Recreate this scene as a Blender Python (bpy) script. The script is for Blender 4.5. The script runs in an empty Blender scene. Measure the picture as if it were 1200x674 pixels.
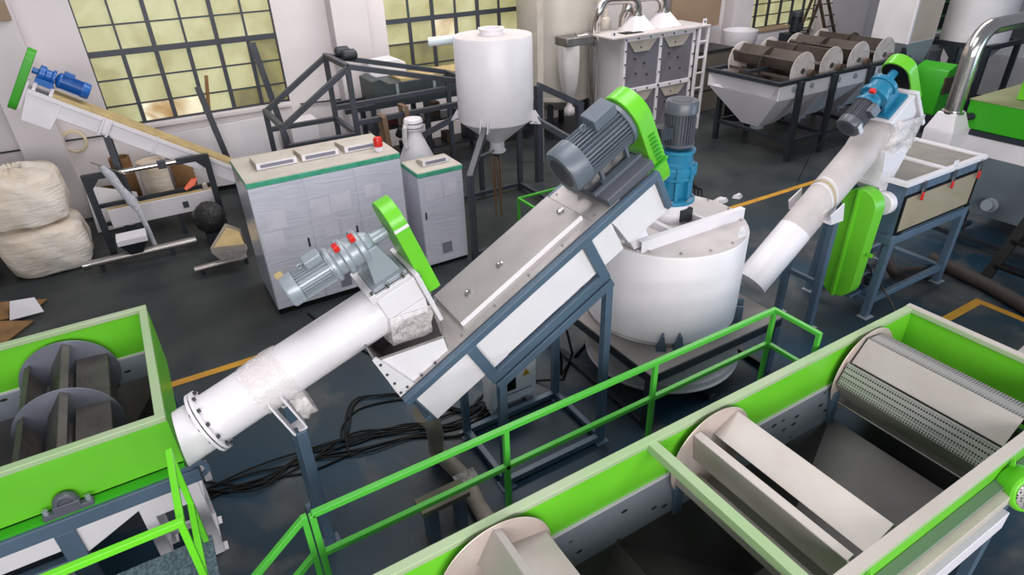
import bpy, bmesh, math, random
from mathutils import Vector, Matrix
random.seed(7)
PI = math.pi
def V(*a): return Vector(a)
X, Y, Z = V(1,0,0), V(0,1,0), V(0,0,1)
C = bpy.context.scene.collection
sc = bpy.context.scene

# ---------------------------------------------------------------- camera
f_px, pitch, roll, yaw, CAM_H = 733.95, 0.531658, -0.0353637, 0.5223251, 5.0
cyw, syw = math.cos(yaw), math.sin(yaw)
fw = V(syw*math.cos(pitch), cyw*math.cos(pitch), -math.sin(pitch))
r0 = V(cyw, -syw, 0); u0 = r0.cross(fw)
rr = r0*math.cos(roll) + u0*math.sin(roll); uu = -r0*math.sin(roll) + u0*math.cos(roll)
cam = bpy.data.cameras.new('camera'); camo = bpy.data.objects.new('camera', cam); C.objects.link(camo)
cam.sensor_width = 36; cam.lens = f_px/1200*36; cam.clip_end = 200
mw = Matrix((rr, uu, -fw)).transposed().to_4x4(); mw.translation = V(0,0,CAM_H); camo.matrix_world = mw
sc.camera = camo

# ---------------------------------------------------------------- light
w = bpy.data.worlds.new('world'); sc.world = w; w.use_nodes = True
bg = w.node_tree.nodes['Background']; bg.inputs[0].default_value = (0.80, 0.87, 1.0, 1); bg.inputs[1].default_value = 0.2
def area(name, loc, target, sx, sy, power, col):
    l = bpy.data.lights.new(name, 'AREA'); l.shape = 'RECTANGLE'; l.size = sx; l.size_y = sy; l.energy = power; l.color = col
    o = bpy.data.objects.new(name, l); C.objects.link(o); o.location = loc
    o.rotation_euler = (Vector(target)-Vector(loc)).to_track_quat('-Z', 'Y').to_euler(); return o
area('front_windows', (-1.0, -7.5, 5.2), (2.5, 6.0, 1.4), 15, 3.8, 1330, (1, .975, .965))
area('roof_skylight', (2.5, 4.5, 9.5), (2.5, 4.8, 0), 7, 4, 330, (1, .97, .95))
area('roof_skylight_back', (9.5, 10.0, 9.0), (10.0, 11.8, 0), 15, 2, 760, (1, .96, .92))
area('daylight_gate', (14.5, -4.0, 2.2), (5.5, 4.0, 0.6), 5, 4, 300, (.55, .78, 1.0))
sc.view_settings.view_transform = 'Standard'; sc.view_settings.look = 'None'
sc.view_settings.gamma = 1; sc.view_settings.use_curve_mapping = False; sc.view_settings.exposure = 0.5

# ---------------------------------------------------------------- materials
def srgb(r, g, b):
    t = lambda c: (c/255/12.92) if c/255 <= .04045 else ((c/255+.055)/1.055)**2.4
    return (t(r), t(g), t(b), 1)
MATS = {}
def mat(name, col, rough=.5, metal=0, var=None, vscale=3, vamt=.3, bump=0, bscale=20, coat=0, spec=.5):
    m = bpy.data.materials.new(name); m.use_nodes = True; nt = m.node_tree; n = nt.nodes; L = nt.links
    b = n['Principled BSDF']; b.inputs['Base Color'].default_value = col; b.inputs['Roughness'].default_value = rough
    b.inputs['Metallic'].default_value = metal; b.inputs['Coat Weight'].default_value = coat; b.inputs['Specular IOR Level'].default_value = spec
    tc = n.new('ShaderNodeTexCoord')
    if var is not None:
        no = n.new('ShaderNodeTexNoise'); no.inputs['Scale'].default_value = vscale; no.inputs['Detail'].default_value = 6
        L.new(tc.outputs['Object'], no.inputs['Vector'])
        cr = n.new('ShaderNodeValToRGB'); cr.color_ramp.elements[0].position = .5-vamt/2; cr.color_ramp.elements[1].position = .5+vamt/2+.12
        cr.color_ramp.elements[0].color = var; cr.color_ramp.elements[1].color = col
        L.new(no.outputs['Fac'], cr.inputs['Fac']); L.new(cr.outputs['Color'], b.inputs['Base Color'])
    if bump:
        n2 = n.new('ShaderNodeTexNoise'); n2.inputs['Scale'].default_value = bscale; n2.inputs['Detail'].default_value = 4
        L.new(tc.outputs['Object'], n2.inputs['Vector'])
        bp = n.new('ShaderNodeBump'); bp.inputs['Strength'].default_value = bump; bp.inputs['Distance'].default_value = .03
        L.new(n2.outputs['Fac'], bp.inputs['Height']); L.new(bp.outputs['Normal'], b.inputs['Normal'])
    MATS[name] = m; return m
white = mat('white_paint', srgb(230,226,230), .36, 0, srgb(217,212,218), 2.2, .5)
offwhite = mat('off_white_paint', srgb(222,218,222), .4, 0, srgb(205,200,204), 2, .5)
dusty = mat('dusty_white_paint', srgb(206,198,198), .65, 0, srgb(180,172,171), 3, .5)
cream = mat('cream_steel', srgb(205,197,188), .55, 0, srgb(170,160,148), 2, .4)
green = mat('green_paint', srgb(110,200,48), .3, 0, srgb(100,188,42), 1.5, .5)
greenr = mat('green_rim_with_sheen', srgb(134,182,108), .42, 0, srgb(172,178,156), 1.3, .6)  # greyer than the panels: reflected skylight put into the rim colour
greenrail = mat('green_rail_paint', srgb(74,170,56), .35)
gdark = mat('deep_green_paint', srgb(52,160,24), .4)
bluegrey = mat('blue_grey_steel_paint', srgb(82,102,122), .4, 0, srgb(72,90,108), 3, .4)
charcoal = mat('charcoal_steel_paint', srgb(64,68,78), .45, 0, srgb(54,56,64), 4, .4)
dsteel = mat('dark_steel_paint', srgb(40,46,54), .5, 0, srgb(30,34,40), 4, .4)
black = mat('black_rubber', srgb(13,13,14), .6, spec=.2)
stain = mat('stainless_steel', srgb(196,190,186), .34, .85, srgb(160,152,148), 2.5, .5, .05, 40)
staind = mat('worn_stainless_steel', srgb(170,166,166), .42, .75, srgb(96,92,92), 1.6, .5, .06, 30)
chrome = mat('polished_steel', srgb(204,198,194), .22, 1)
deck = mat('brushed_steel_deck', srgb(188,182,182), .42, .55, srgb(164,157,156), 3, .5, .04, 60)
motorg = mat('motor_grey_paint', srgb(104,112,124), .35, 0, srgb(92,100,110), 4, .4)
motord = mat('motor_dark_grey_paint', srgb(84,86,96), .35)
lgrey = mat('light_grey_cast_paint', srgb(150,158,166), .34, .2)
cyan = mat('cyan_paint', srgb(38,128,162), .35, 0, srgb(30,110,146), 5, .4)
blue = mat('blue_paint', srgb(24,92,170), .32)
red = mat('red_plastic', srgb(206,34,28), .3)
grille = mat('dark_grille', srgb(120,120,134), .6)
cabinet = mat('cabinet_film_wrapped_paint', srgb(208,208,220), .24, 0, srgb(188,188,202), 1.6, .5, .22, 9, .4)
cabtop = mat('dusty_cabinet_top', srgb(196,188,178), .6, 0, srgb(172,163,152), 3, .5)
teal = mat('teal_trim_paint', srgb(40,140,104), .3, 0, srgb(80,170,140), 12, .4)
paper = mat('paper_sheet', srgb(216,212,222), .35, 0, srgb(196,194,206), 4, .4)
tan = mat('tan_dusty_lid', srgb(196,172,122), .8, 0, srgb(166,144,104), 5, .4)
card = mat('cardboard', srgb(150,112,70), .8, 0, srgb(112,80,48), 4, .4)
bag = mat('woven_bag_fabric', srgb(230,224,222), .8, 0, srgb(206,190,170), 1.2, .3)
belt = mat('brown_webbing', srgb(116,92,72), .9)
wood = mat('dark_wood', srgb(84,66,52), .8, 0, srgb(58,44,34), 6, .4)
hosem = mat('grey_brown_hose', srgb(150,142,132), .6, 0, srgb(116,106,96), 5, .5)
hosed = mat('dark_brown_hose', srgb(70,60,54), .7, 0, srgb(50,42,38), 5, .5)
cream_hose = mat('cream_hose', srgb(206,192,162), .5)
rust = mat('rusty_red_steel', srgb(112,52,40), .7, 0, srgb(80,34,28), 8, .5)
perf = mat('perforated_steel', srgb(150,150,150), .5, .5)
yellow = mat('floor_yellow_paint', srgb(206,152,34), .6, 0, srgb(168,120,36), 5, .5)
orange = mat('orange_plastic', srgb(226,86,34), .4)
board = mat('brown_board', srgb(160,136,114), .7, 0, srgb(138,114,94), 1.5, .5)
def perforated(m, scale):
    nt = m.node_tree; n = nt.nodes; L = nt.links; b = n['Principled BSDF']
    tc = n.new('ShaderNodeTexCoord'); vo = n.new('ShaderNodeTexVoronoi'); vo.inputs['Scale'].default_value = scale; vo.inputs['Randomness'].default_value = 0
    L.new(tc.outputs['Object'], vo.inputs['Vector'])
    cr = n.new('ShaderNodeValToRGB'); cr.color_ramp.interpolation = 'CONSTANT'
    cr.color_ramp.elements[0].color = (.012,.012,.012,1); cr.color_ramp.elements[1].position = .36; cr.color_ramp.elements[1].color = srgb(168,166,164)
    L.new(vo.outputs['Distance'], cr.inputs['Fac']); L.new(cr.outputs['Color'], b.inputs['Base Color'])
perforated(perf, 46)
def film(name, col, opac, rough=.12, bump=.8):
    m = bpy.data.materials.new(name); m.use_nodes = True; nt = m.node_tree; n = nt.nodes; L = nt.links
    b = n['Principled BSDF']; b.inputs['Base Color'].default_value = col; b.inputs['Roughness'].default_value = rough
    tc = n.new('ShaderNodeTexCoord'); no = n.new('ShaderNodeTexNoise'); no.inputs['Scale'].default_value = 16; no.inputs['Detail'].default_value = 5; no.inputs['Distortion'].default_value = 1.5
    L.new(tc.outputs['Object'], no.inputs['Vector'])
    bp = n.new('ShaderNodeBump'); bp.inputs['Strength'].default_value = bump; bp.inputs['Distance'].default_value = .04
    L.new(no.outputs['Fac'], bp.inputs['Height']); L.new(bp.outputs['Normal'], b.inputs['Normal'])
    t = n.new('ShaderNodeBsdfTransparent'); mx = n.new('ShaderNodeMixShader')
    mr = n.new('ShaderNodeMapRange'); mr.inputs['From Min'].default_value = .3; mr.inputs['From Max'].default_value = .7
    mr.inputs['To Min'].default_value = max(0, opac-.22); mr.inputs['To Max'].default_value = min(1, opac+.22)
    L.new(no.outputs['Fac'], mr.inputs['Value']); L.new(mr.outputs['Result'], mx.inputs['Fac'])
    L.new(t.outputs[0], mx.inputs[1]); L.new(b.outputs[0], mx.inputs[2]); L.new(mx.outputs[0], n['Material Output'].inputs[0]); return m
def creases(m, scale, strength, dist=.03):
    nt = m.node_tree; n = nt.nodes; L = nt.links; tc = n.new('ShaderNodeTexCoord'); mp = n.new('ShaderNodeMapping'); mp.inputs['Scale'].default_value = scale
    L.new(tc.outputs['Object'], mp.inputs[0]); no = n.new('ShaderNodeTexNoise'); no.inputs['Scale'].default_value = 1; no.inputs['Detail'].default_value = 5; no.inputs['Distortion'].default_value = .8
    L.new(mp.outputs[0], no.inputs['Vector']); bp = n.new('ShaderNodeBump'); bp.inputs['Strength'].default_value = strength; bp.inputs['Distance'].default_value = dist
    L.new(no.outputs['Fac'], bp.inputs['Height']); L.new(bp.outputs['Normal'], n['Principled BSDF'].inputs['Normal'])
creases(bag, (2.5, 2.5, 13), .6, .045); creases(cabinet, (2.2, 2.2, 16), .35, .03)
wrap = film('clear_stretch_film', srgb(240,232,232), .5, .16, .35)
wrapd = film('black_stretch_film', srgb(34,34,36), .9, .1)
foil = film('silver_foil', srgb(190,190,200), .95, .1)
acryl = mat('tan_tinted_acrylic_sheet', srgb(150,138,116), .1, 0, srgb(176,164,140), 1.4, .5, 0, 20, .5)
# dirty, backlit window film
def window_mat(name, a, b_, strength):
    m = bpy.data.materials.new(name); m.use_nodes = True; nt = m.node_tree; n = nt.nodes; L = nt.links
    b = n['Principled BSDF']; b.inputs['Roughness'].default_value = .45
    tc = n.new('ShaderNodeTexCoord'); no = n.new('ShaderNodeTexNoise'); no.inputs['Scale'].default_value = 1.3; no.inputs['Detail'].default_value = 7; no.inputs['Distortion'].default_value = .6
    L.new(tc.outputs['Object'], no.inputs['Vector'])
    cr = n.new('ShaderNodeValToRGB'); cr.color_ramp.elements[0].position = .34; cr.color_ramp.elements[1].position = .62
    cr.color_ramp.elements[0].color = b_; cr.color_ramp.elements[1].color = a
    L.new(no.outputs['Fac'], cr.inputs['Fac']); L.new(cr.outputs['Color'], b.inputs['Emission Color'])
    b.inputs['Base Color'].default_value = srgb(120,116,88); b.inputs['Emission Strength'].default_value = strength; return m
pane = window_mat('window_film_backlit', srgb(208,208,164), srgb(170,165,116), .52)
yardv = window_mat('bright_yard_view', srgb(244,240,214), srgb(150,110,60), .8)
paned = window_mat('grimy_window_film_backlit', srgb(150,144,84), srgb(64,56,34), .42)
# epoxy floor with worn patches
def floor_mat():
    m = bpy.data.materials.new('worn_epoxy_floor'); m.use_nodes = True; nt = m.node_tree; n = nt.nodes; L = nt.links
    b = n['Principled BSDF']; tc = n.new('ShaderNodeTexCoord')
    def noise(scale, detail, dist=0):
        no = n.new('ShaderNodeTexNoise'); no.inputs['Scale'].default_value = scale; no.inputs['Detail'].default_value = detail; no.inputs['Distortion'].default_value = dist
        L.new(tc.outputs['Object'], no.inputs['Vector']); return no.outputs['Fac']
    def ramp(fac, stops):
        cr = n.new('ShaderNodeValToRGB'); e = cr.color_ramp.elements
        while len(e) < len(stops): e.new(.5)
        for k, (p, c) in enumerate(stops): e[k].position = p; e[k].color = c
        L.new(fac, cr.inputs['Fac']); return cr.outputs['Color']
    def mix(f, a, c):
        mx = n.new('ShaderNodeMix'); mx.data_type = 'RGBA'; L.new(f, mx.inputs['Factor']); L.new(a, mx.inputs[6]); L.new(c, mx.inputs[7]); return mx.outputs[2]
    base = ramp(noise(.55, 5, .4), [(.35, srgb(42,52,58)), (.55, srgb(28,52,68)), (.72, srgb(22,58,80))])
    worn = ramp(noise(2.2, 9, .5), [(.3, srgb(48,48,50)), (.7, srgb(92,92,92))])
    c = mix(ramp(noise(.9, 8, .8), [(.50, (0,0,0,1)), (.60, (.75,.75,.75,1))]), base, worn)
    # bluer at the front, grading to plain grey towards the back wall
    sx = n.new('ShaderNodeSeparateXYZ'); L.new(tc.outputs['Object'], sx.inputs[0])
    far = n.new('ShaderNodeMapRange'); far.inputs['From Min'].default_value = 5.6; far.inputs['From Max'].default_value = 8.2; L.new(sx.outputs['Y'], far.inputs['Value'])
    grey = ramp(noise(1.1, 8, .4), [(.3, srgb(36,42,46)), (.7, srgb(60,64,64))])
    c = mix(far.outputs['Result'], c, grey)
    L.new(c, b.inputs['Base Color'])
    rg = n.new('ShaderNodeMapRange'); rg.inputs['To Min'].default_value = .3; rg.inputs['To Max'].default_value = .62; L.new(noise(1.4, 6), rg.inputs['Value']); L.new(rg.outputs['Result'], b.inputs['Roughness'])
    b.inputs['Specular IOR Level'].default_value = .3
    return m
floorm = floor_mat()
wallm = mat('white_plaster_wall', srgb(222,214,216), .8, 0, srgb(206,198,200), .8, .5, .05, 30)
pilm = mat('pilaster_plaster', srgb(216,208,210), .8, 0, srgb(198,190,192), 1, .5)
walkm = mat('speckled_walk_plate', srgb(120,136,150), .5, .3, srgb(70,84,98), 40, .2)

# ---------------------------------------------------------------- mesh helpers
LOC = {}
class MB:
    _j = 0
    def __init__(s): s.bm = bmesh.new()
    def hexa(s, p):
        MB._j = (MB._j+1) % 7; c = sum(p, V(0,0,0))/8; e = .00035*MB._j
        p = [q-V(*[max(-e, min(e, (q[i]-c[i])*.1)) for i in range(3)]) for q in p]
        v = [s.bm.verts.new(q) for q in p]
        for f in ((0,3,2,1),(4,5,6,7),(0,1,5,4),(1,2,6,5),(2,3,7,6),(3,0,4,7)): s.bm.faces.new([v[i] for i in f])
        return s
    def box(s, x0, x1, y0, y1, z0, z1):
        return s.hexa([V(x0,y0,z0),V(x1,y0,z0),V(x1,y1,z0),V(x0,y1,z0),V(x0,y0,z1),V(x1,y0,z1),V(x1,y1,z1),V(x0,y1,z1)])
    def obox(s, o, ax, ay, az, a0, a1, b0, b1, c0, c1):
        P = lambda a,b,c: o+ax*a+ay*b+az*c
        return s.hexa([P(a0,b0,c0),P(a1,b0,c0),P(a1,b1,c0),P(a0,b1,c0),P(a0,b0,c1),P(a1,b0,c1),P(a1,b1,c1),P(a0,b1,c1)])
    def bar(s, p, q, w_, h=None, up=None):
        p, q = Vector(p), Vector(q); h = h or w_; d = (q-p); L = d.length; d.normalize()
        up = Vector(up) if up else (Z if abs(d.z) < .95 else Y)
        side = d.cross(up).normalized(); up2 = side.cross(d)
        return s.obox(p, d, side, up2, 0, L, -w_/2, w_/2, -h/2, h/2)
    def ring(s, c, a, b, r, n, ph=0): return [s.bm.verts.new(c+a*(r*math.cos(2*PI*k/n+ph))+b*(r*math.sin(2*PI*k/n+ph))) for k in range(n)]
    def lathe(s, o, axis, prof, n=32, cap=True):
        o = Vector(o); axis = Vector(axis).normalized(); t = Z if abs(axis.z) < .9 else X
        a = axis.cross(t).normalized(); b = axis.cross(a)
        rs = [s.ring(o+axis*h, a, b, max(r,1e-4), n) for r, h in prof]
        for A, B in zip(rs, rs[1:]):
            for k in range(n): s.bm.faces.new((A[k], A[(k+1)%n], B[(k+1)%n], B[k]))
        if cap:
            s.bm.faces.new(rs[0][::-1]); s.bm.faces.new(rs[-1])
        return s
    def tube(s, p, q, r, r2=None, n=20, cap=True):
        p, q = Vector(p), Vector(q); return s.lathe(p, q-p, [(r,0),(r if r2 is None else r2,(q-p).length)], n, cap)
    def pipe(s, p, q, r, wall=.01, n=28):
        p, q = Vector(p), Vector(q); L = (q-p).length
        return s.lathe(p, q-p, [(r-wall,0),(r,0),(r,L),(r-wall,L),(r-wall,0)], n, False)
    def sweep(s, pts, r, n=10, rad=None):
        pts = [Vector(p) for p in pts]; T = [(pts[min(i+1,len(pts)-1)]-pts[max(i-1,0)]).normalized() for i in range(len(pts))]
        a = T[0].cross(Z if abs(T[0].z) < .9 else X).normalized(); rs = []
        for i, (p, t) in enumerate(zip(pts, T)):
            a = (a - t*a.dot(t)).normalized(); b = t.cross(a); rs.append(s.ring(p, a, b, rad[i] if rad else r, n))
        for A, B in zip(rs, rs[1:]):
            for k in range(n): s.bm.faces.new((A[k], A[(k+1)%n], B[(k+1)%n], B[k]))
        s.bm.faces.new(rs[0][::-1]); s.bm.faces.new(rs[-1]); return s
    def prism(s, poly, vec):
        vec = Vector(vec); A = [s.bm.verts.new(Vector(p)) for p in poly]; B = [s.bm.verts.new(Vector(p)+vec) for p in poly]; n = len(A)
        s.bm.faces.new(A[::-1]); s.bm.faces.new(B)
        for k in range(n): s.bm.faces.new((A[k], A[(k+1)%n], B[(k+1)%n], B[k]))
        return s
    def loft(s, *loops, cap=True):
        rs = [[s.bm.verts.new(Vector(p)) for p in l] for l in loops]; n = len(rs[0])
        for A, B in zip(rs, rs[1:]):
            for k in range(n): s.bm.faces.new((A[k], A[(k+1)%n], B[(k+1)%n], B[k]))
        if cap: s.bm.faces.new(rs[0][::-1]); s.bm.faces.new(rs[-1])
        return s
    def plate(s, pts, t=.012):
        p = [Vector(q) for q in pts]; nrm = (p[1]-p[0]).cross(p[2]-p[0]).normalized(); return s.prism([q-nrm*t/2 for q in p], nrm*t)
    def build(s, name, m, parent=None, bevel=0, ang=35, loc=None):
        bmesh.ops.recalc_face_normals(s.bm, faces=s.bm.faces[:])
        base = LOC[parent.name] if parent else (Vector(loc) if loc is not None else V(0,0,0))
        bmesh.ops.translate(s.bm, verts=s.bm.verts[:], vec=-base)
        me = bpy.data.meshes.new(name); s.bm.to_mesh(me); s.bm.free(); me.shade_smooth(); me.set_sharp_from_angle(angle=math.radians(ang))
        me.materials.append(m); o = bpy.data.objects.new(name, me); C.objects.link(o)
        if parent: o.parent = parent
        else: o.location = base
        LOC[o.name] = base
        if bevel:
            b = o.modifiers.new('bevel', 'BEVEL'); b.width = bevel; b.segments = 2; b.limit_method = 'ANGLE'; b.angle_limit = math.radians(40)
        return o
def thing(name, label, cat, loc, group=None):
    o = bpy.data.objects.new(name, None); C.objects.link(o); o.location = loc; o.empty_display_size = .1
    LOC[o.name] = Vector(loc); o['label'] = label; o['category'] = cat
    if group: o['group'] = group
    return o
def tag(o, label, cat, group=None, kind=None):
    o['label'] = label; o['category'] = cat
    if group: o['group'] = group
    if kind: o['kind'] = kind
    return o
def struct(o): o['kind'] = 'structure'; return o
def incline(o, deg):
    t = math.radians(deg); return Vector(o), V(math.cos(t),0,math.sin(t)), V(-math.sin(t),0,math.cos(t))
def arc(c, a, b, r, t0, t1, n): return [c+a*(r*math.cos(t0+(t1-t0)*k/n))+b*(r*math.sin(t0+(t1-t0)*k/n)) for k in range(n+1)]
def stadium(c1, c2, r1, r2, axis, n=14):
    d = (c2-c1).normalized(); sd = axis.cross(d).normalized()
    return [c1+sd*(r1*math.cos(PI*k/n))-d*(r1*math.sin(PI*k/n)) for k in range(n+1)] + [c2-sd*(r2*math.cos(PI*k/n))+d*(r2*math.sin(PI*k/n)) for k in range(n+1)]
def bolts(pts, axis, r, h, name, parent, m):
    pts = [Vector(p) for p in pts]; b = MB(); b.tube(pts[0], pts[0]+Vector(axis).normalized()*h, r, n=8); o = b.build(name, m, parent)
    for p in pts[1:]:
        c = o.copy(); C.objects.link(c); c.location = o.location+(p-pts[0])
    return o
def motor(parent, p0, axis, up, R, L, mc, mf, fan=.24, nf=36, box=True, eye=True, feet=False):
    p0 = Vector(p0); a = Vector(axis).normalized(); up = Vector(up); up = (up-a*up.dot(a)).normalized(); sd = a.cross(up)
    body = MB(); body.lathe(p0, a, [(R*.84,L*fan*.8),(R*.84,L*.86)], 36)
    for k in range(nf):
        t = 2*PI*k/nf; d = up*math.cos(t)+sd*math.sin(t); e = a.cross(d)
        body.obox(p0, a, e, d, L*fan, L*.86, -R*.022, R*.022, R*.8, R)
    bo = body.build('motor', mc, parent)
    MB().lathe(p0, a, [(R*.72,.0),(R*.98,.0),(R*1.06,L*.04),(R*1.06,L*fan),(R*.9,L*fan)], 40).build('fan_cover', mf, bo)
    MB().lathe(p0, a, [(R*.7,-.004),(R*.7,.012)], 32).build('fan_grille', charcoal, bo)
    MB().lathe(p0, a, [(R*.9,L*.85),(R*1.06,L*.855),(R*1.06,L*.9),(R*.9,L*.95),(R*.5,L),(R*.2,L),(R*.2,L*1.08)], 36).build('end_bell', mf, bo)
    if box: MB().obox(p0, a, sd, up, L*.52, L*.84, -R*.45, R*.45, R*.85, R*1.42).build('terminal_box', mf, bo, .008)
    if eye:
        c = p0+a*(L*.44)+up*(R*1.16); MB().sweep([c+a*(R*.14*math.cos(t*PI/8))+up*(R*.14*math.sin(t*PI/8)) for t in range(17)], R*.045, 8).build('lifting_eye', mf, bo)
    if feet:
        for sgn in (-1,1):
            fm = MB()
            fm.obox(p0, a, sd, up, L*.3, L*.8, sgn*R*.95-R*.18, sgn*R*.95+R*.18, -R*1.22, -R*1.1)
            for q in (.33,.72): fm.obox(p0, a, sd, up, L*q, L*q+.03, sgn*R*.78-R*.1, sgn*R*.78+R*.1, -R*1.12, -R*.5)
            fm.build('foot', mf, bo)
    return bo

# ================================================================ THE SETTING
struct(MB().box(-9, 46, -7, 15.6, -.12, 0).build('floor', floorm))
WY = 15.0
wins = [(-.555, 3.0, 1.58, 5.2), (5.5, 9.2, 1.78, 5.2), (17.7, 21.3, 1.35, 5.2), (28.2, 30.6, .4, 5.2)]
wb = MB(); xs = -9
for x0, x1, z0, z1 in wins:
    wb.box(xs, x0, WY, WY+.35, 0, 6.5); wb.box(x0, x1, WY, WY+.35, 0, z0); wb.box(x0, x1, WY, WY+.35, z1, 6.5); xs = x1
wb.box(xs, 46, WY, WY+.35, 0, 6.5)
struct(wb.build('wall_back', wallm))
k = 0
for x0, x1 in ((-2.12, -1.42), (4.15, 4.95), (16.7, 17.55), (21.5, 23.7)):
    k += 1; struct(MB().box(x0, x1, WY-.42, WY+.05, 0, 6.5).build('trim_%d' % k, pilm, None, .01))
for x0, x1 in ((-6, -2.12), (-1.42, .2), (3.2, 4.15)):
    k += 1; struct(MB().tube((x0, WY-.04, 1.5), (x1, WY-.04, 1.46), .018, n=8).build('trim_%d' % k, dsteel))
def window(i, x0, x1, z0, z1, cols, rowh, zt, thick, pm, dark=(), bright=()):
    m = MB(); yb = WY+.12; cw = (x1-x0)/cols
    for j in range(cols+1):
        t = .085 if j in thick else .045; xx = x0+cw*j; m.box(xx-t/2, xx+t/2, yb-.05, yb+.04, z0, z1)
        if t < .05 and j not in (0, cols): m.box(xx-.04, xx+.04, yb-.055, yb+.04, z0, zt)
    m.box(x0, x1, yb-.06, yb+.05, zt-.055, zt+.055); m.box(x0, x1, yb-.05, yb+.05, z0-.03, z0+.04)
    q = int((zt-z0)/rowh)
    for r in range(-q, int((z1-zt)/rowh)+1):
        if r: m.box(x0, x1, yb-.02, yb+.02, zt+r*rowh-.018, zt+r*rowh+.018)
    o = struct(m.build('window_%d' % i, charcoal if i < 4 else gdark))
    p = MB(); pd = MB(); pb_ = MB()
    for j in range(cols):
        for r in range(-q-1, int((z1-zt)/rowh)+1):
            a, b = max(z0, zt+r*rowh), min(z1, zt+(r+1)*rowh)
            if b-a > .03: (pd if (j, r) in dark else pb_ if (j, r) in bright else p).box(x0+cw*j, x0+cw*(j+1), yb, yb+.008, a, b)
    p.build('pane', pm, o)
    if dark: pd.build('grimy_pane', paned, o)
    else: pd.bm.free()
    if bright: pb_.build('open_casement_view', yardv, o)
    else: pb_.bm.free()
    struct(MB().box(x0-.02, x1+.02, WY-.05, WY+.12, z0-.09, z0-.03).build('trim_%d' % (10+i), wallm))
window(1, *wins[0], 6, .5, 2.98, (2, 4), pane, {(5,-1),(5,-2),(5,-3),(4,-3)}, {(1,-3),(2,-3)})
window(2, *wins[1], 6, .52, 3.0, (2, 4), pane, {(j,r) for j in range(6) for r in (-2,-3)} | set(), {(2,-1)})
window(3, *wins[2], 6, .36, 2.7, (2, 4), pane)
window(4, *wins[3], 2, .55, 2.6, (1,), mat('dark_window_glass', srgb(26,32,30), .1))
k = 20
for pts in ([(-9,7.72),(13,7.5),(13,7.62),(-9,7.84)], [(8.2,3.17),(9.74,3.17),(9.74,3.29),(8.2,3.29)], [(9.62,1.4),(9.74,1.4),(9.74,3.17),(9.62,3.17)]):
    k += 1; struct(MB().prism([V(a,b,.001) for a,b in pts], (0,0,.003)).build('trim_%d' % k, yellow))

# ================================================================ CENTRAL INCLINED TROUGH SCREW (on its blue-grey frame)
t = thing('inclined_trough_conveyor', 'inclined stainless-topped trough conveyor with big grey motor, feeding the round tank', 'conveyor', (2.3, 4.45, 0))
O, U, W = incline((1.19, 0, 1.593), 28.7)
y0, y1 = 4.0, 4.68
def I(u, y, w_): return O+U*u+Y*y+W*w_
tr = MB(); ym = (y0+y1)/2
sec = lambda u: [I(u,y0-.03,-.03), I(u,y1+.03,-.03), I(u,y1+.03,-.40), I(u,y1-.1,-.47), I(u,y0+.06,-.47), I(u,y0-.03,-.465)]
tr.loft(sec(.08), sec(2.38)); tr.build('trough', white, t, .006)
MB().prism([I(2.36,y0-.03,-.04),I(2.93,y0-.03,-.04),I(2.93,y0-.03,-.49),I(2.45,y0-.03,-.46),I(2.41,y0-.03,-.22)], Y*(y1-y0+.06)).build('discharge_casing', white, t, .006)
a, b_ = [I(2.64,4.42,-.47),I(2.92,4.42,-.48),I(2.92,4.66,-.48),I(2.64,4.66,-.47)], [V(4.06,4.44,1.955),V(4.3,4.44,1.955),V(4.3,4.64,1.955),V(4.06,4.64,1.955)]
MB().loft(a, b_).build('discharge_spout', white, t, .005)
cl = MB().obox(O,U,Y,W,.06,.76,y0-.01,y1+.01,0,.012); cl.obox(O,U,Y,W,2.24,2.56,y0-.01,y1+.01,0,.014); cl.obox(O,U,Y,W,.76,2.24,y0-.01,y1+.01,0,.012)
cl.build('deck_plate', deck, t)
MB().obox(O,U,Y,W,.78,2.22,y0+.125,y1-.005,.012,.055).build('deck_lid', deck, t, .005)
MB().obox(O,U,Y,W,.78,2.22,y0+.118,y0+.126,.006,.056).build('lid_edge_strip', white, t)
for u in (1.02, 1.4, 2.15):
    MB().lathe(I(u,ym+.02,.055), W, [(.036,0),(.036,.014),(.022,.016),(.018,.01)], 20).build('inspection_plug', chrome, t)
bolts([I(u,y,.012) for u in (.12,.3,.5,.72,1.1,1.5,1.9,2.3,2.5) for y in (y0+.04,)]+[I(.72,y1-.04,.012),I(2.3,y1-.04,.012)], W, .011, .01, 'bolt', t, staind)
# feed hopper at the low end
hx1, hz, yh = 1.64, 2.0, 4.62
ends = I(.09, 0, .46)
MB().plate([I(.09,y0+.03,.012), I(.55,y0+.03,.012), V(hx1,y0+.03,hz), V(ends.x,y0+.03,hz)], .012).build('hopper_near_wall', white, t)
MB().plate([I(.09,y0+.03,.012), I(.09,yh,.012), V(ends.x,yh,hz), V(ends.x,y0+.03,hz)], .012).build('hopper_end_wall', staind, t)
MB().plate([I(.09,yh,.012), I(.75,yh,.012), V(hx1+.12,yh,hz), V(ends.x,yh,hz)], .012).build('hopper_far_wall', staind, t)
MB().plate([I(.55,y0+.03,.012), I(.75,yh,.012), V(hx1+.12,yh,hz), V(hx1,y0+.03,hz)], .012).build('hopper_inner_wall', staind, t)
fl = MB(); fl.prism([I(.0,y0-.008,-.0),I(.16,y0-.008,.0),I(.1,y0-.008,.475),I(.06,y0-.008,.475)], Y*.02); fl.obox(O,U,Y,W,.0,.03,y0+.02,yh+.06,.0,.06); fl.build('end_flange', offwhite, t)
MB().box(ends.x-.01, hx1+.02, y0+.025, y0+.055, hz-.012, hz+.006).build('hopper_rim', staind, t)
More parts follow.
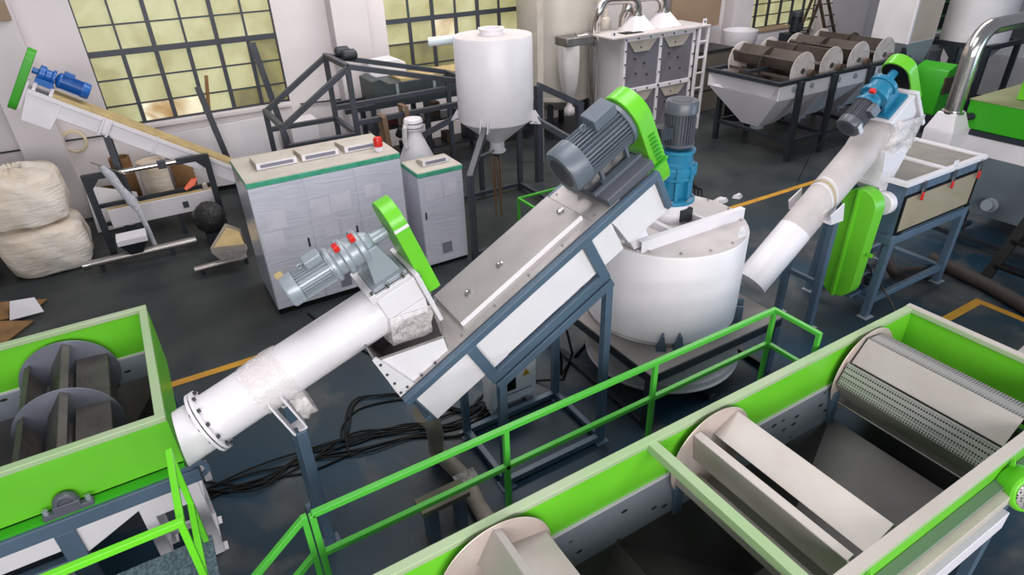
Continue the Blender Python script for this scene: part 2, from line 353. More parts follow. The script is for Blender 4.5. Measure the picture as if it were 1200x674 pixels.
bolts([I(u_,y0-.008,w_) for u_, w_ in ((.03,.04),(.05,.16),(.06,.28),(.08,.4),(.1,.04),(.25,.03),(.4,.03))], -Y, .012, .01, 'flange_bolt', t, charcoal)
# frame
fr_ = MB()
for yy in (y0-.045, y1+.045):
    fr_.obox(O,U,Y,W,.0,2.96,yy-.035,yy+.035,-.075,-.005)
    fr_.obox(O,U,Y,W,.65,.75,yy-.036,yy+.036,-.57,-.07)
    fr_.obox(O,U,Y,W,2.02,2.12,yy-.036,yy+.036,-.57,-.07)
    fr_.obox(O,U,Y,W,.65,2.12,yy-.035,yy+.035,-.58,-.485)
    fr_.obox(O,U,Y,W,2.93,2.99,yy-.035,yy+.035,-.44,.0)
fr_.obox(O,U,Y,W,.0,.06,y0,y1,-.46,-.4); fr_.obox(O,U,Y,W,.06,.09,y0-.02,y1+.02,-.46,-.08)
fr_.build('frame', bluegrey, t, .006)
st = MB(); zl = 1.19
for yy in (y0-.03, y1+.16):
    pa, pb = I(.66,yy,-.66), I(2.12,yy,-.66)
    st.bar(pa, pb, .09, .09, W)
    for u in (.72, 2.08):
        q = I(u,yy,-.66); st.bar(V(q.x,yy,0), V(q.x,yy,q.z), .08, .08, Y)
        st.box(q.x-.08,q.x+.08,yy-.08,yy+.08,0,.015)
    st.bar(V(I(.72,yy,-.66).x,yy,.06), V(I(2.08,yy,-.66).x,yy,.06), .07, .07)
for u in (.72, 2.08):
    q = I(u,0,-.66); st.bar(V(q.x,y0-.03,.06), V(q.x,y1+.16,.06), .07, .07); st.bar(V(q.x,y0-.03,q.z-.02), V(q.x,y1+.16,q.z-.02), .07, .07)
st.build('stand', bluegrey, t, .006)
for u, y_ in ((.76,y0-.09),(2.62,y0-.09)):
    pass
MB().obox(O,U,Y,W,.86,.96,y0+.0,y0+.02,-.17,-.14).build('slot_handle', dsteel, t)
# drive
MB().obox(O,U,Y,W,2.44,3.0,y0-.02,y1+.02,.02,.1).build('motor_base', motord, t, .006)
mo = motor(t, I(2.32,4.33,.39), U, W+Y*-.15, .21, .80, motorg, motorg, feet=True)
for yy in (4.14, 4.5): MB().obox(O,U,Y,W,2.42,3.0,yy-.02,yy+.02,.1,.13).build('slide_rail', motorg, t)
g1, g2 = I(3.06,4.33,.40), I(3.06,4.33,-.24)
gd = MB().prism(stadium(g1, g2, .24, .2, U), U*.17).build('belt_guard', green, t, .008)
for q in range(7): MB().obox(g1,U,Y,W,.05,.125,-.246,-.236,-.18-q*.045,-.16-q*.045).build('louvre', gdark, gd)
MB().obox(g1,U,Y,W,-.002,.172,-.246,-.22,-.50,-.48).build('guard_seam', gdark, gd)

# ================================================================ ROUND WHITE TANK WITH CYAN GEARBOX
cx, cy, R = 4.86, 4.80, .905; zb, zt = .8, 1.93
t = thing('round_tank', 'round white agglomerating tank on a square steel platform', 'tank', (cx, cy, 0))
MB().lathe((cx,cy,zb), Z, [(R-.03,.0),(R-.03,.02),(R-.03,.02),(R,.06),(R,zt-zb-.02),(R-.012,zt-zb)], 72).build('tank_body', white, t)
MB().lathe((cx,cy,zt-.005), Z, [(R-.02,0),(R-.02,.018)], 72).build('tank_lid', dusty, t)
lb = []
for q in range(16):
    a_ = 2*PI*q/16+.2; lb.append(V(cx+(R-.07)*math.cos(a_), cy+(R-.07)*math.sin(a_), zt+.012))
bolts(lb, Z, .016, .018, 'lid_bolt', t, chrome)
# beams across the lid
for x0_, y0_, x1_, y1_ in ((4.08,4.36,5.62,4.36),(4.22,5.26,5.5,5.26)):
    m = MB(); m.box(x0_, x1_, y0_-.006, y0_+.006, zt+.01, zt+.14); m.box(x0_, x1_, y0_-.006, y0_+.07, zt+.13, zt+.142); m.box(x0_, x1_, y0_-.006, y0_+.07, zt+.01, zt+.022)
    m.build('lid_channel', white, t, .003)
m = MB()
for xx in (4.62, 5.12): m.box(xx-.03, xx+.03, 4.42, 5.26, zt+.01, zt+.10)
m.build('lid_cross_beam', offwhite, t, .004)
lg = MB(); lg.prism([V(5.17,4.03,zt+.01),V(5.28,4.03,zt+.01),V(5.28,4.03,zt+.10),V(5.25,4.03,zt+.13),V(5.19,4.03,zt+.13),V(5.17,4.03,zt+.08)], (0,.015,0)); lg.tube((5.22,4.02,zt+.085),(5.22,4.055,zt+.085),.03,n=14)
lg.build('lifting_lug', white, t)
ped = V(cx+.1, cy+.06, zt+.01)
MB().lathe(ped, Z, [(.2,0),(.2,.21),(.235,.215),(.235,.235)], 40).build('gearbox_pedestal', white, t)
MB().obox(ped, X, Y, Z, -.05,.12,-.222,-.15,.03,.17).build('pedestal_window', dsteel, t)
gb = MB(); gb.lathe(ped+Z*.235, Z, [(.25,0),(.25,.04),(.15,.06),(.15,.25),(.2,.27),(.2,.32),(.215,.33),(.215,.4),(.2,.41),(.2,.46),(.18,.47),(.18,.56),(.2,.57),(.2,.6)], 40)
for q in range(8):
    d = V(math.cos(q*PI/4+.2), math.sin(q*PI/4+.2), 0); e = Z.cross(d); gb.obox(ped+Z*.235, d, e, Z, .14,.21,-.02,.02,.05,.27); gb.obox(ped+Z*.235, d, e, Z, .2,.235,-.03,.03,.3,.43)
gbo = gb.build('gearbox', cyan, t, .004)
bolts([ped+V(.225*math.cos(q*PI/4), .225*math.sin(q*PI/4), .275) for q in range(8)], Z, .014, .02, 'gearbox_bolt', gbo, chrome)
motor(t, ped+Z*1.36, -Z, -Y-X*.4, .165, .53, motord, motord, box=False, eye=False, nf=30)
MB().box(ped.x-.34, ped.x-.16, ped.y-.09, ped.y+.09, ped.z+.98, ped.z+1.12).build('motor_terminal_box', dsteel, t, .01)
# platform
px0, px1, py0, py1 = 3.84, 5.9, 3.78, 5.84
MB().box(px0, px1, py0, py1, zb-.02, zb).build('platform_plate', mat('dusty_platform_plate', srgb(112,110,112), .6, 0, srgb(140,132,126), 1.2, .5), t)
pf = MB()
for yy in (py0+.04, py1-.04): pf.box(px0, px1, yy-.04, yy+.04, zb-.13, zb-.02)
for xx in (px0+.04, px1-.04): pf.box(xx-.04, xx+.04, py0, py1, zb-.13, zb-.02)
pf.box(cx-.05, cx+.05, py0, py1, .0, .08); pf.box(px1-.09, px1-.01, py0, py1, 0, .08); pf.box(px0+.01, px0+.09, py0, py1, 0, .08)
pf.build('platform_frame', dsteel, t, .005)
for xx in (px0+.05, px1-.05):
    for yy in (py0+.05, py1-.05): MB().box(xx-.05, xx+.05, yy-.05, yy+.05, 0, zb-.13).build('leg', bluegrey if xx > 5 else dsteel, t, .005)
for a_ in (-.98, -.78, .9, 2.4, 4.0, 4.2):
    d = V(math.cos(a_), math.sin(a_), 0); e = Z.cross(d); o_ = V(cx, cy, zb)+d*(R-.02)
    MB().prism([o_-e*.055, o_+e*.055, o_+Z*.2+e*.02, o_+Z*.2-e*.0], d*.1).build('gusset', bluegrey, t)
MB().lathe((cx,cy-.1,.22), Z, [(.5,0),(.93,.0),(.95,.03),(.93,.05),(.93,.12),(.9,.14),(.55,.2),(.4,.36)], 60).build('bottom_pulley_guard', dusty, t)

# ================================================================ LEFT TUBE SCREW CONVEYOR
t = thing('tube_screw_conveyor', 'white inclined tube screw conveyor with grey gearmotor, rising from the left green tank', 'conveyor', (.36, 4.5, 0))
O, U, W = incline((-.292, 0, 1.62), 19.3); yc = 4.5; Rt = .215
n = 44; ra_, rb_ = [], []
for k in range(n):
    d = Y*math.cos(2*PI*k/n)*Rt+W*math.sin(2*PI*k/n)*Rt; p = I(0,yc,0)+d; ra_.append(p-U*((p.x+.452)/U.x)); rb_.append(I(.06,yc,0)+d)
MB().loft(ra_, rb_).build('lower_tube', white, t)
MB().tube(I(.1,yc,0), I(1.95,yc,0), Rt, n=44).build('upper_tube', white, t)
m = MB(); m.lathe(I(.045,yc,0), U, [(Rt+.055,0),(Rt+.055,.022)], 44); m.lathe(I(.078,yc,0), U, [(Rt+.055,0),(Rt+.055,.022)], 44); m.build('tube_flange', white, t)
bolts([I(.036,yc,0)+Y*(.245*math.cos(q*PI/6))+W*(.245*math.sin(q*PI/6)) for q in range(12)], U, .016, .085, 'flange_bolt', t, dsteel)
# crumpled film around the tube by the bracket
m = MB(); n = 36; loops = []
for q in range(10):
    u = .47+.035*q
    loops.append([I(u+random.uniform(-.02,.02),yc,0)+Y*math.cos(2*PI*k/n)*(Rt+rd)+W*math.sin(2*PI*k/n)*(Rt+rd) for k in range(n) for rd in [random.uniform(.006,.02)]])
m.loft(*loops, cap=False); m.build('crumpled_film', wrap, t, ang=70)
m = MB(); loops = []
for q in range(5):
    u = .66+.03*q; loops.append([I(u,yc-.14,-.27)+Y*math.cos(2*PI*k/16)*random.uniform(.08,.13)+W*math.sin(2*PI*k/16)*random.uniform(.10,.17) for k in range(16)])
m.loft(*loops); m.build('bracket_film', wrap, t, ang=70)
for sgn in (-1, 1):
    yb = yc+sgn*.2
    br = MB(); br.obox(O,U,Y,W,.52,.535,yb-.07,yb+.07,-.40,-.02); br.obox(O,U,Y,W,.63,.645,yb-.07,yb+.07,-.40,-.02); br.obox(O,U,Y,W,.52,.645,yb-.075,yb+.075,-.41,-.395)
    br.build('leg_bracket', white, t)
    q = I(.585,yb,-.4); yl = yc+sgn*.25
    MB().bar((q.x+.0,yl,0), (q.x,yl,q.z), .09, .09, Y).build('leg', bluegrey, t, .006)
    MB().box(q.x-.09,q.x+.09,yl-.09,yl+.09,0,.015).build('foot_plate', bluegrey, t)
# head box and spout
m = MB(); m.loft([I(1.66,yc-.235,.0),I(1.66,yc+.235,.0),I(1.66,yc+.235,.235),I(1.66,yc-.235,.235)], [I(2.02,yc-.235,.0),I(2.02,yc+.235,.0),I(2.02,yc+.235,.235),I(2.02,yc-.235,.235)])
m.build('head_box', white, t, .012)
pa = [I(1.66,yc-.235,0), I(2.02,yc-.235,0), I(2.02,yc+.235,0), I(1.66,yc+.235,0)]
pb = [V(p.x+dx, p.y, 2.14) for p, dx in zip(pa, (.0,.02,.02,.0))]
MB().loft(pa, pb).build('outlet_spout', white, t, .006)
m = MB(); rings = []
for q in range(7):
    z_ = 2.20-.045*q; s_ = .01+.012*math.sin(q); rings.append([V(p.x+dx*(s_+random.uniform(0,.02)), p.y+dy*(s_+random.uniform(0,.02)), z_) for p, dx, dy in
        [(pb[0].lerp(pb[1],e),0,-1) for e in (0,.2,.4,.6,.8)]+[(pb[1].lerp(pb[2],e),1,0) for e in (0,.25,.5,.75)]+[(pb[2].lerp(pb[3],e),0,1) for e in (0,.2,.4,.6,.8)]+[(pb[3].lerp(pb[0],e),-1,0) for e in (0,.25,.5,.75)]])
m.loft(*rings, cap=False); m.build('spout_film', wrap, t, ang=70)
m = MB(); m.obox(O,U,Y,W,2.02,2.06,yc-.28,yc+.28,-.27,.27); m.build('end_plate', offwhite, t, .006)
m = MB(); m.obox(O,U,Y,W,1.62,1.68,yc-.24,yc+.24,.22,.30); m.obox(O,U,Y,W,1.62,2.0,yc-.24,yc-.2,.235,.275); m.obox(O,U,Y,W,1.62,2.0,yc+.2,yc+.24,.235,.275); m.build('motor_saddle', offwhite, t, .005)
bolts([I(u,yc-.22,.27) for u in (1.66,1.8,1.95)]+[I(2.06,yc-.24,w_) for w_ in (-.2,0,.2)], W, .016, .05, 'saddle_bolt', t, chrome)
m = MB(); m.lathe(I(2.06,yc,.0), U, [(.09,0),(.09,.05),(.04,.06),(.04,.14)], 24); m.build('shaft_bearing', lgrey, t)
gx = MB(); gx.lathe(I(1.52,yc,.60), U, [(.15,0),(.15,.03),(.12,.05),(.12,.10),(.155,.11),(.155,.15),(.13,.17),(.13,.24),(.16,.25),(.16,.29),(.11,.31),(.09,.36),(.06,.38),(.05,.52)], 32)
for sgn in (-1,1): gx.prism([I(1.72,yc+sgn*.13,.27),I(1.98,yc+sgn*.13,.27),I(1.9,yc+sgn*.13,.6),I(1.78,yc+sgn*.13,.6)], Y*.03)
gx.obox(O,U,Y,W,1.68,2.0,yc-.19,yc+.19,.27,.31)
gbo = gx.build('gearbox', lgrey, t, .004)
for u in (1.60, 1.74): MB().obox(O,U,Y,W,u,u+.05,yc-.11,yc-.03,.72,.77).build('oil_plug', red, gbo, .006)
motor(t, I(1.13,yc,.60), U, W-Y*.1, .125, .44, lgrey, lgrey, nf=30)
MB().obox(O,U,Y,W,1.13,1.19,yc+.02,yc+.07,.72,.755).build('name_tag', tan, t)
g1, g2 = I(2.06,yc,.66), I(2.06,yc,.08)
pl = [p for p in arc(g1, Y, W, .19, 0, PI, 16)] + [I(2.06,yc-.19,-.02), I(2.06,yc+.19,-.02)]
gd = MB().prism(pl, U*.13).build('belt_guard', green, t, .006)
MB().obox(O,U,Y,W,2.03,2.12,yc-.15,yc-.02,-.0,.13).build('guard_foot', green, gd, .005)
m = MB(); m.obox(g1,U,Y,W,-.002,.132,-.193,-.18,-.03,.0); m.build('guard_seam', white, gd)

# ================================================================ GREEN WASHING TANKS
def drum(parent, name, cx_, cz, r, ya, yb_, discs, phase, mplate, mperf=None, nb=5, mdisc=None):
    mdisc = mdisc or stain
    d = MB().tube((cx_,ya,cz), (cx_,yb_,cz), .06, n=24).build(name, staind, parent)
    for yy in discs: MB().lathe((cx_,yy,cz), Y, [(r-.004,0),(r,.004),(r-.004,.008)], 64).build('disc', mdisc, d)
    for q in range(nb):
        a_ = phase+2*PI*q/nb
        po = V(cx_+r*.93*math.cos(a_), 0, cz+r*.93*math.sin(a_)); pi_ = V(cx_+r*.5*math.cos(a_+.66), 0, cz+r*.5*math.sin(a_+.66))
        dd = (po-pi_).normalized(); nn = V(-dd.z,0,dd.x)
        def bl(p, q2, t_, m, nm):
            mb = MB(); n2 = (q2-p).normalized(); n3 = V(-n2.z,0,n2.x)*t_/2
            mb.prism([V(v.x, ya+.02, v.z) for v in (p-n3, q2-n3, q2+n3, p+n3)], Y*(yb_-ya-.04)); return mb.build(nm, m, d)
        bl(pi_, po, .007, mplate, 'paddle'); bl(po, po-nn*.06+dd*.005, .008, mplate, 'paddle_lip')
        if mperf: bl(po-nn*.06, po-nn*.06-dd*.16-nn*.05, .007, mperf, 'perforated_strip')
    return d
plain = mat('paddle_steel', srgb(184,178,174), .45, .35, srgb(160,152,146), 2, .5)
holed = perf
discm = mat('stained_disc_steel', srgb(212,202,198), .45, .3, srgb(190,170,160), 3, .5)
slotm = mat('slotted_side_plate', srgb(132,138,152), .5, .35, srgb(150,156,168), 3, .5)
nt = slotm.node_tree; n = nt.nodes; bn = n['Principled BSDF']; prev = bn.inputs['Base Color'].links[0].from_socket
tc = n.new('ShaderNodeTexCoord'); mp = n.new('ShaderNodeMapping'); mp.inputs['Scale'].default_value = (5,5,12); nt.links.new(tc.outputs['Object'], mp.inputs[0])
vo = n.new('ShaderNodeTexVoronoi'); vo.inputs['Scale'].default_value = 1; nt.links.new(mp.outputs[0], vo.inputs['Vector'])
cr = n.new('ShaderNodeValToRGB'); cr.color_ramp.interpolation = 'CONSTANT'; cr.color_ramp.elements[0].color = (1,1,1,1); cr.color_ramp.elements[1].position = .17; cr.color_ramp.elements[1].color = (0,0,0,1)
nt.links.new(vo.outputs['Distance'], cr.inputs['Fac']); mx = n.new('ShaderNodeMix'); mx.data_type = 'RGBA'; nt.links.new(cr.outputs['Color'], mx.inputs['Factor']); nt.links.new(prev, mx.inputs[6]); mx.inputs[7].default_value = srgb(40,36,34); nt.links.new(mx.outputs[2], bn.inputs['Base Color'])
pit = mat('dirty_pit_steel', srgb(92,90,92), .5, .4, srgb(48,44,42), 1.2, .5)

wetd = mat('blue_stained_disc_steel', srgb(150,156,170), .4, .4, srgb(110,112,126), 2, .5)
wetp = mat('grimy_paddle_steel', srgb(104,100,96), .5, .4, srgb(60,56,54), 3, .5, .25, 50)
rimsheen = mat('rim_sky_sheen', srgb(196,186,182), .5, 0, srgb(176,170,160), 2, .5)  # skylight reflection on the rim tops, put into the colour
def tank(t, x0, x1, y0, y1, T, zg, bays, caps=False, dz=.26):
    # rim
    m = MB(); rw = .075
    m.box(x0, x1, y1-rw+.02, y1+.02, T-.05, T); m.box(x0, x1, y0-.02, y0+rw-.02, T-.05, T); m.box(x1-rw, x1, y0-.02, y1+.02, T-.051, T-.001); m.box(x0, x0+rw, y0-.02, y1+.02, T-.051, T-.001)
    m.build('rim', greenr, t, .006)
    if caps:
        MB().box(x0, x1, y0-.019, y0+rw-.021, T-.001, T+.003).build('rim_sheen_strip', rimsheen, t); MB().box(x1-rw+.001, x1-.001, y0+.05, y1+.019, T-.0015, T+.002).build('rim_sheen_strip', rimsheen, t)  # thin added strips that carry the pale sky reflection
    MB().box(x0, x1, y1-.045, y1, zg, T-.05).build('side_panel', green, t)
    MB().box(x0, x1, y0, y0+.045, zg, T-.05).build('side_panel', green, t)
    MB().box(x1-.045, x1, y0+.045, y1-.045, zg-.2, T-.05).build('end_panel', green, t)
    MB().box(x0, x0+.045, y0+.045, y1-.045, zg-.2, T-.05).build('end_panel', green, t)
    MB().box(x0, x1, y1-.06, y1-.03, zg-.012, zg+.012).build('seam_flange', offwhite, t)
    # stainless lower sides
    yi0, yi1 = y0+.05, y1-.05; dd = .24
    MB().plate([(x0,yi1,zg), (x1-.05,yi1,zg), (x1-.05,yi1-.05,zg-dz), (x0,yi1-.05,zg-dz)], .01).build('slotted_plate', slotm, t)
    MB().plate([(x0,yi0,zg), (x1-.05,yi0,zg), (x1-.05,yi0+.05,zg-dz), (x0,yi0+.05,zg-dz)], .01).build('slotted_plate', slotm, t)
    zr = zg-dz
    for a, b in bays:
        c_ = (a+b)/2; yc_ = (y0+y1)/2; e = .16
        m = MB(); z_ = .16
        ya, yb_ = yi0+.05, yi1-.05
        m.plate([(a,yb_,zr),(b,yb_,zr),(c_+e,yc_+e,z_),(c_-e,yc_+e,z_)], .01); m.plate([(a,ya,zr),(b,ya,zr),(c_+e,yc_-e,z_),(c_-e,yc_-e,z_)], .01)
        m.plate([(a,ya,zr),(a,yb_,zr),(c_-e,yc_+e,z_),(c_-e,yc_-e,z_)], .01); m.plate([(b,ya,zr),(b,yb_,zr),(c_+e,yc_+e,z_),(c_+e,yc_-e,z_)], .01)
        m.box(c_-e, c_+e, yc_-e, yc_+e, z_-.1, z_+.01)
        m.build('hopper_bottom', pit, t)
t = thing('green_washing_tank', 'long green open washing tank with three paddle drums, in the right foreground', 'washing tank', (2.8, 1.7, 0))
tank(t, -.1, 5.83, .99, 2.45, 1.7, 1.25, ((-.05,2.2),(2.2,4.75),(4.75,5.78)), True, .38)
MB().box(2.47, 2.555, .99, 2.42, 1.615, 1.695).build('cross_bar', greenr, t, .006)
d = MB().tube((5.05,1.06,1.32),(5.05,2.36,1.32),.06,n=24).build('paddle_drum', staind, t)
for yy in (2.34,): MB().lathe((5.05,yy,1.32), Y, [(.426,0),(.43,.004),(.426,.008)], 64).build('disc', discm, d)
for q in range(5):
    th = math.radians(105+72*q); pt = lambda a_, r_: V(5.05+r_*math.cos(th+math.radians(a_)), 0, 1.32+r_*math.sin(th+math.radians(a_)))
    for p, q2, m_, nm in ((pt(38,.33), pt(0,.405), plain, 'paddle'), (pt(0,.405), pt(-31,.385), holed, 'perforated_strip'), (pt(38,.33), pt(38,.27), plain, 'paddle_lip')):
        n2 = (q2-p).normalized(); n3 = V(-n2.z,0,n2.x)*.004
        MB().prism([V(v.x,1.1,v.z) for v in (p-n3,q2-n3,q2+n3,p+n3)], Y*1.22).build(nm, m_, d)
drum(t, 'paddle_drum', 3.11, 1.32, .42, 1.06, 2.36, (2.34,), .98, plain, None, 5, discm)
drum(t, 'paddle_drum', 1.16, 1.32, .43, 1.06, 2.36, (2.34,), 1.6, plain, None, 5, discm)
MB().lathe((4.2,1.75,.2), Z, [(.12,0),(.12,.06),(.06,.1)], 20).build('drain_cap', staind, t)
m = MB(); m.box(-.1, 5.83, .915, .99, 1.43, 1.45); m.build('side_ledge', mat('grey_green_ledge', srgb(112,132,112), .5), t, .003)  # ledge coloured greyer than the green panels
for xx in (.9, 2.93, 4.6): MB().prism([V(xx,.97,1.62),V(xx,.92,1.45),V(xx,.99,1.45)], (.015,0,0)).build('gusset', green, t)
MB().box(-.1, 5.6, .855, .985, 1.34, 1.425).build('top_beam', cream, t, .005)
MB().box(-.1, 4.66, .86, .985, .95, 1.12).build('mid_beam', white, t, .005)
for xx in (.6, 2.8, 4.72):
    for yy in (.945, 2.36): MB().box(xx-.05, xx+.05, yy-.04, yy+.04, 0, 1.2 if yy > 1 else 1.33).build('leg', bluegrey, t, .006)
g = MB().lathe((4.62,.92,1.40), V(-.35,-.8,.25), [(.15,0),(.15,.13),(.135,.15)], 36).build('motor_cowl', green, t, .004)
MB().lathe(V(4.62,.92,1.40)+V(-.35,-.8,.25).normalized()*.15, V(-.35,-.8,.25), [(.115,0),(.12,.004),(.1,.012)], 36).build('cowl_mesh', perf, g)

t = thing('green_washing_tank', 'green open tank with a drum, behind the left guard rail at the left edge', 'washing tank', (-2, 5.6, 0))
tank(t, -5.2, -.51, 4.69, 6.66, 1.7, 1.2, ((-5.1,-2.75),(-2.75,-.56)))
drum(t, 'paddle_drum', -1.33, 1.2, .42, 4.8, 6.56, (6.53, 5.68, 4.83), 1.45, wetp, None, 6, wetd)
drum(t, 'paddle_drum', -3.4, 1.2, .42, 4.8, 6.56, (6.53, 5.68, 4.83), .9, wetp, None, 6, wetd)
m = MB(); m.box(-5.2, -.51, 4.6, 4.69, 1.16, 1.19); m.build('side_flange', gdark, t)
MB().box(-5.2, -.42, 4.57, 4.67, 1.03, 1.16).build('frame_beam', bluegrey, t, .005)
MB().box(-5.2, -1.46, 4.58, 4.66, .62, .74).build('lower_beam', bluegrey, t, .005)
MB().box(-5.2, -.6, 6.6, 6.68, 1.03, 1.16).build('frame_beam', bluegrey, t, .005)
for xx, yy in ((-1.42,4.62),(-3.6,4.62),(-.62,6.6),(-1.42,6.6),(-3.6,6.6)): MB().box(xx-.07, xx+.07, yy-.05, yy+.05, 0, 1.03).build('leg', bluegrey, t, .006)
MB().prism([V(-1.37,4.61,1.04),V(-.8,4.61,1.04),V(-.86,4.61,.97),V(-1.37,4.61,.72)], (0,.02,0)).build('hopper_face', white, t)
MB().prism([V(-3.5,4.61,1.04),V(-1.5,4.61,1.04),V(-1.5,4.61,.84),V(-3.5,4.61,.84)], (0,.02,0)).build('hopper_face', white, t)
MB().prism([V(-2.3,4.61,.6),V(-1.5,4.61,.6),V(-1.5,4.61,.5),V(-2.3,4.61,.25)], (0,.02,0)).build('hopper_face', white, t)
MB().loft([V(-.8,4.63,1.04),V(-.74,4.9,1.04),V(-1.25,4.95,.55),V(-1.37,4.63,.72)], [V(-.86,4.63,.97),V(-.8,4.9,.97),V(-1.3,4.95,.48),V(-1.37,4.7,.65)]).build('hopper_skirt', offwhite, t)
b0 = MB(); b0.lathe((-1.33,4.66,1.27), -Y, [(.085,0),(.085,.03),(.075,.05),(.05,.055),(.045,.04)], 28); b0.box(-1.5,-1.16,4.6,4.66,1.17,1.22); b0.box(-1.42,-1.24,4.6,4.66,1.2,1.27)
bo = b0.build('pillow_block', motord, t, .006)
bolts([V(-1.47,4.63,1.22),V(-1.19,4.63,1.22)], Z, .02, .04, 'bolt', bo, lgrey)
lu = MB(); lu.lathe((-.43,4.62,1.12), -Y, [(.05,0),(.05,.02),(.09,.02),(.09,0),(.05,0)], 28, False); lu.box(-.6,-.48,4.6,4.62,1.05,1.19); lu.build('lifting_lug', bluegrey, t)
t = thing('outlet_stand', 'small white square-tube stand under the lower end of the left screw conveyor', 'stand', (-.7, 4.92, 0))
for yy in (4.72, 5.08):
    m = MB(); m.box(-.95,-.47,yy-.02,yy+.02,.72,1.02); m.box(-.95,-.85,yy-.02,yy+.02,0,.75); m.box(-.57,-.47,yy-.02,yy+.02,0,.75); m.box(-.9,-.5,yy-.02,yy+.02,.09,.17); m.build('side_frame', white, t, .005)
for xx in (-.9, -.5):
    for z_ in (.1, .62): MB().box(xx-.03, xx+.03, 4.76, 5.1, z_, z_+.06).build('cross_tube', offwhite, t, .005)
for xx, yy in ((-.89,4.76),(-.5,4.76),(-.5,5.1),(-.89,5.1)): MB().box(xx-.06, xx+.06, yy-.05, yy+.05, 0, .012).build('foot_plate', white, t)
MB().box(-.45, -.39, 5.08, 5.14, .55, .75).build('side_clip', white, t)

# ================================================================ GUARD RAILS AND WALKWAYS
def rail(t, runs, posts, m, s=.042):
    for a, b in runs: MB().bar(a, b, s, s).build('rail_tube', m, t, .004)
    for x_, y_, z0, z1 in posts: MB().box(x_-s/2, x_+s/2, y_-s/2, y_+s/2, z0, z1).build('post', m, t, .004)
t = thing('guard_rail', 'long green guard rail with a sloping stair end, along the right washing tank', 'railing', (2.4, 3.0, .7))
rail(t, [((.21,3,1.8),(4.55,3,1.8)), ((.21,3,1.42),(4.55,3,1.42)), ((4.53,3,1.8),(4.53,2.53,1.8)), ((4.53,3,1.42),(4.53,2.53,1.42)), ((.16,3,1.8),(-.62,3,1.15)), ((.16,3,1.44),(-.62,3,.79))],
     [(.16,3,.7,1.82),(.21,3,.7,1.8),(1.63,3,.7,1.8),(3.075,3,.7,1.8),(4.53,3,.7,1.8),(4.53,2.53,.7,1.82)], greenrail)
t = thing('walkway', 'narrow walkway behind the right washing tank, under the long green rail', 'walkway', (2.4, 2.76, 0))
MB().box(.14, 4.57, 2.5, 3.04, .66, .7).build('walk_plate', walkm, t)
for xx in (.2, 1.63, 3.0, 4.5):
    for yy in (2.56, 2.98): MB().box(xx-.04, xx+.04, yy-.04, yy+.04, 0, .66).build('leg', dsteel, t)
t = thing('guard_rail', 'bright green guard rail corner in front of the left green tank, at the bottom left', 'railing', (-1, 3.6, .82))
brightrail = mat('bright_green_rail_paint', srgb(108,214,40), .3)
rail(t, [((-3.2,3.385,1.8),(-.49,3.385,1.8)), ((-.512,3.385,1.78),(-.512,4.12,1.78)), ((-.512,3.385,1.245),(-.512,4.12,1.245)), ((-3.2,3.385,1.245),(-.49,3.385,1.245))],
     [(-.512,3.385,.82,1.8),(-.512,4.12,.82,1.8),(-2.0,3.385,.82,1.8)], brightrail, .045)
t = thing('walkway', 'speckled steel walkway platform inside the left green guard rail', 'walkway', (-1.8, 3.8, 0))
MB().box(-3.3, -.47, 3.33, 4.16, .78, .82).build('walk_plate', walkm, t)
for xx in (-3.0, -.55):
    for yy in (3.4, 4.15): MB().box(xx-.04, xx+.04, yy-.04, yy+.04, 0, .78).build('leg', bluegrey, t)
t = thing('guard_rail', 'short dim green guard rail between the inclined trough and the white silo', 'railing', (5.6, 8.3, 0))
rail(t, [((4.98,8.33,1.0),(6.4,8.33,1.0)), ((4.98,8.33,.55),(6.4,8.33,.55)), ((4.98,8.33,1.0),(4.98,7.6,1.0))], [(4.98,8.33,0,1.0),(6.4,8.33,0,1.0),(4.98,7.6,0,1.0)], greenrail)

# ================================================================ RIGHT TUBE SCREW CONVEYOR
t = thing('tube_screw_conveyor', 'white inclined tube screw conveyor with cyan gearmotor, rising right from the round tank', 'conveyor', (7.1, 4.4, 0))
O, U, W = incline((6.093, 0, .994), 38.9); yc = 4.4; Rt = .205
MB().tube(I(.78,yc,0), I(2.86,yc,0), Rt, n=44).build('tube', dusty, t)
MB().tube(I(-.1,yc,0), I(.78,yc,0), Rt+.003, n=44).build('lower_tube', white, t)
for q in range(3): m = MB(); n = 32; m.loft(*[[I(1.22+.05*q+.025*e+.16*math.sin(2*PI*k/n),yc,0)+Y*math.cos(2*PI*k/n)*(Rt+.004)+W*math.sin(2*PI*k/n)*(Rt+.004) for k in range(n)] for e in (0,1)], cap=False); m.build('tape_band', tan if q%2 else offwhite, t)
MB().obox(O,U,Y,W,2.86,2.91,yc-.27,yc+.27,-.28,.30).build('end_plate', white, t, .006)
m = MB(); m.obox(O,U,Y,W,2.45,2.86,yc-.23,yc+.23,.0,.24); m.obox(O,U,Y,W,2.4,2.86,yc-.25,yc+.25,.24,.28); m.build('head_box', white, t, .008)
pa = [I(2.42,yc-.23,0), I(2.86,yc-.23,0), I(2.86,yc+.23,0), I(2.42,yc+.23,0)]; pb = [V(p.x, p.y, 2.22) for p in pa]
pb = [V(7.93,yc-.2,2.42),V(8.3,yc-.2,2.42),V(8.3,yc+.2,2.42),V(7.93,yc+.2,2.42)]
MB().loft(pa, pb).build('outlet_spout', white, t, .006)
m = MB(); rings = []; pc = [V(7.84,yc-.27,0),V(8.33,yc-.27,0),V(8.33,yc+.27,0),V(7.84,yc+.27,0)]
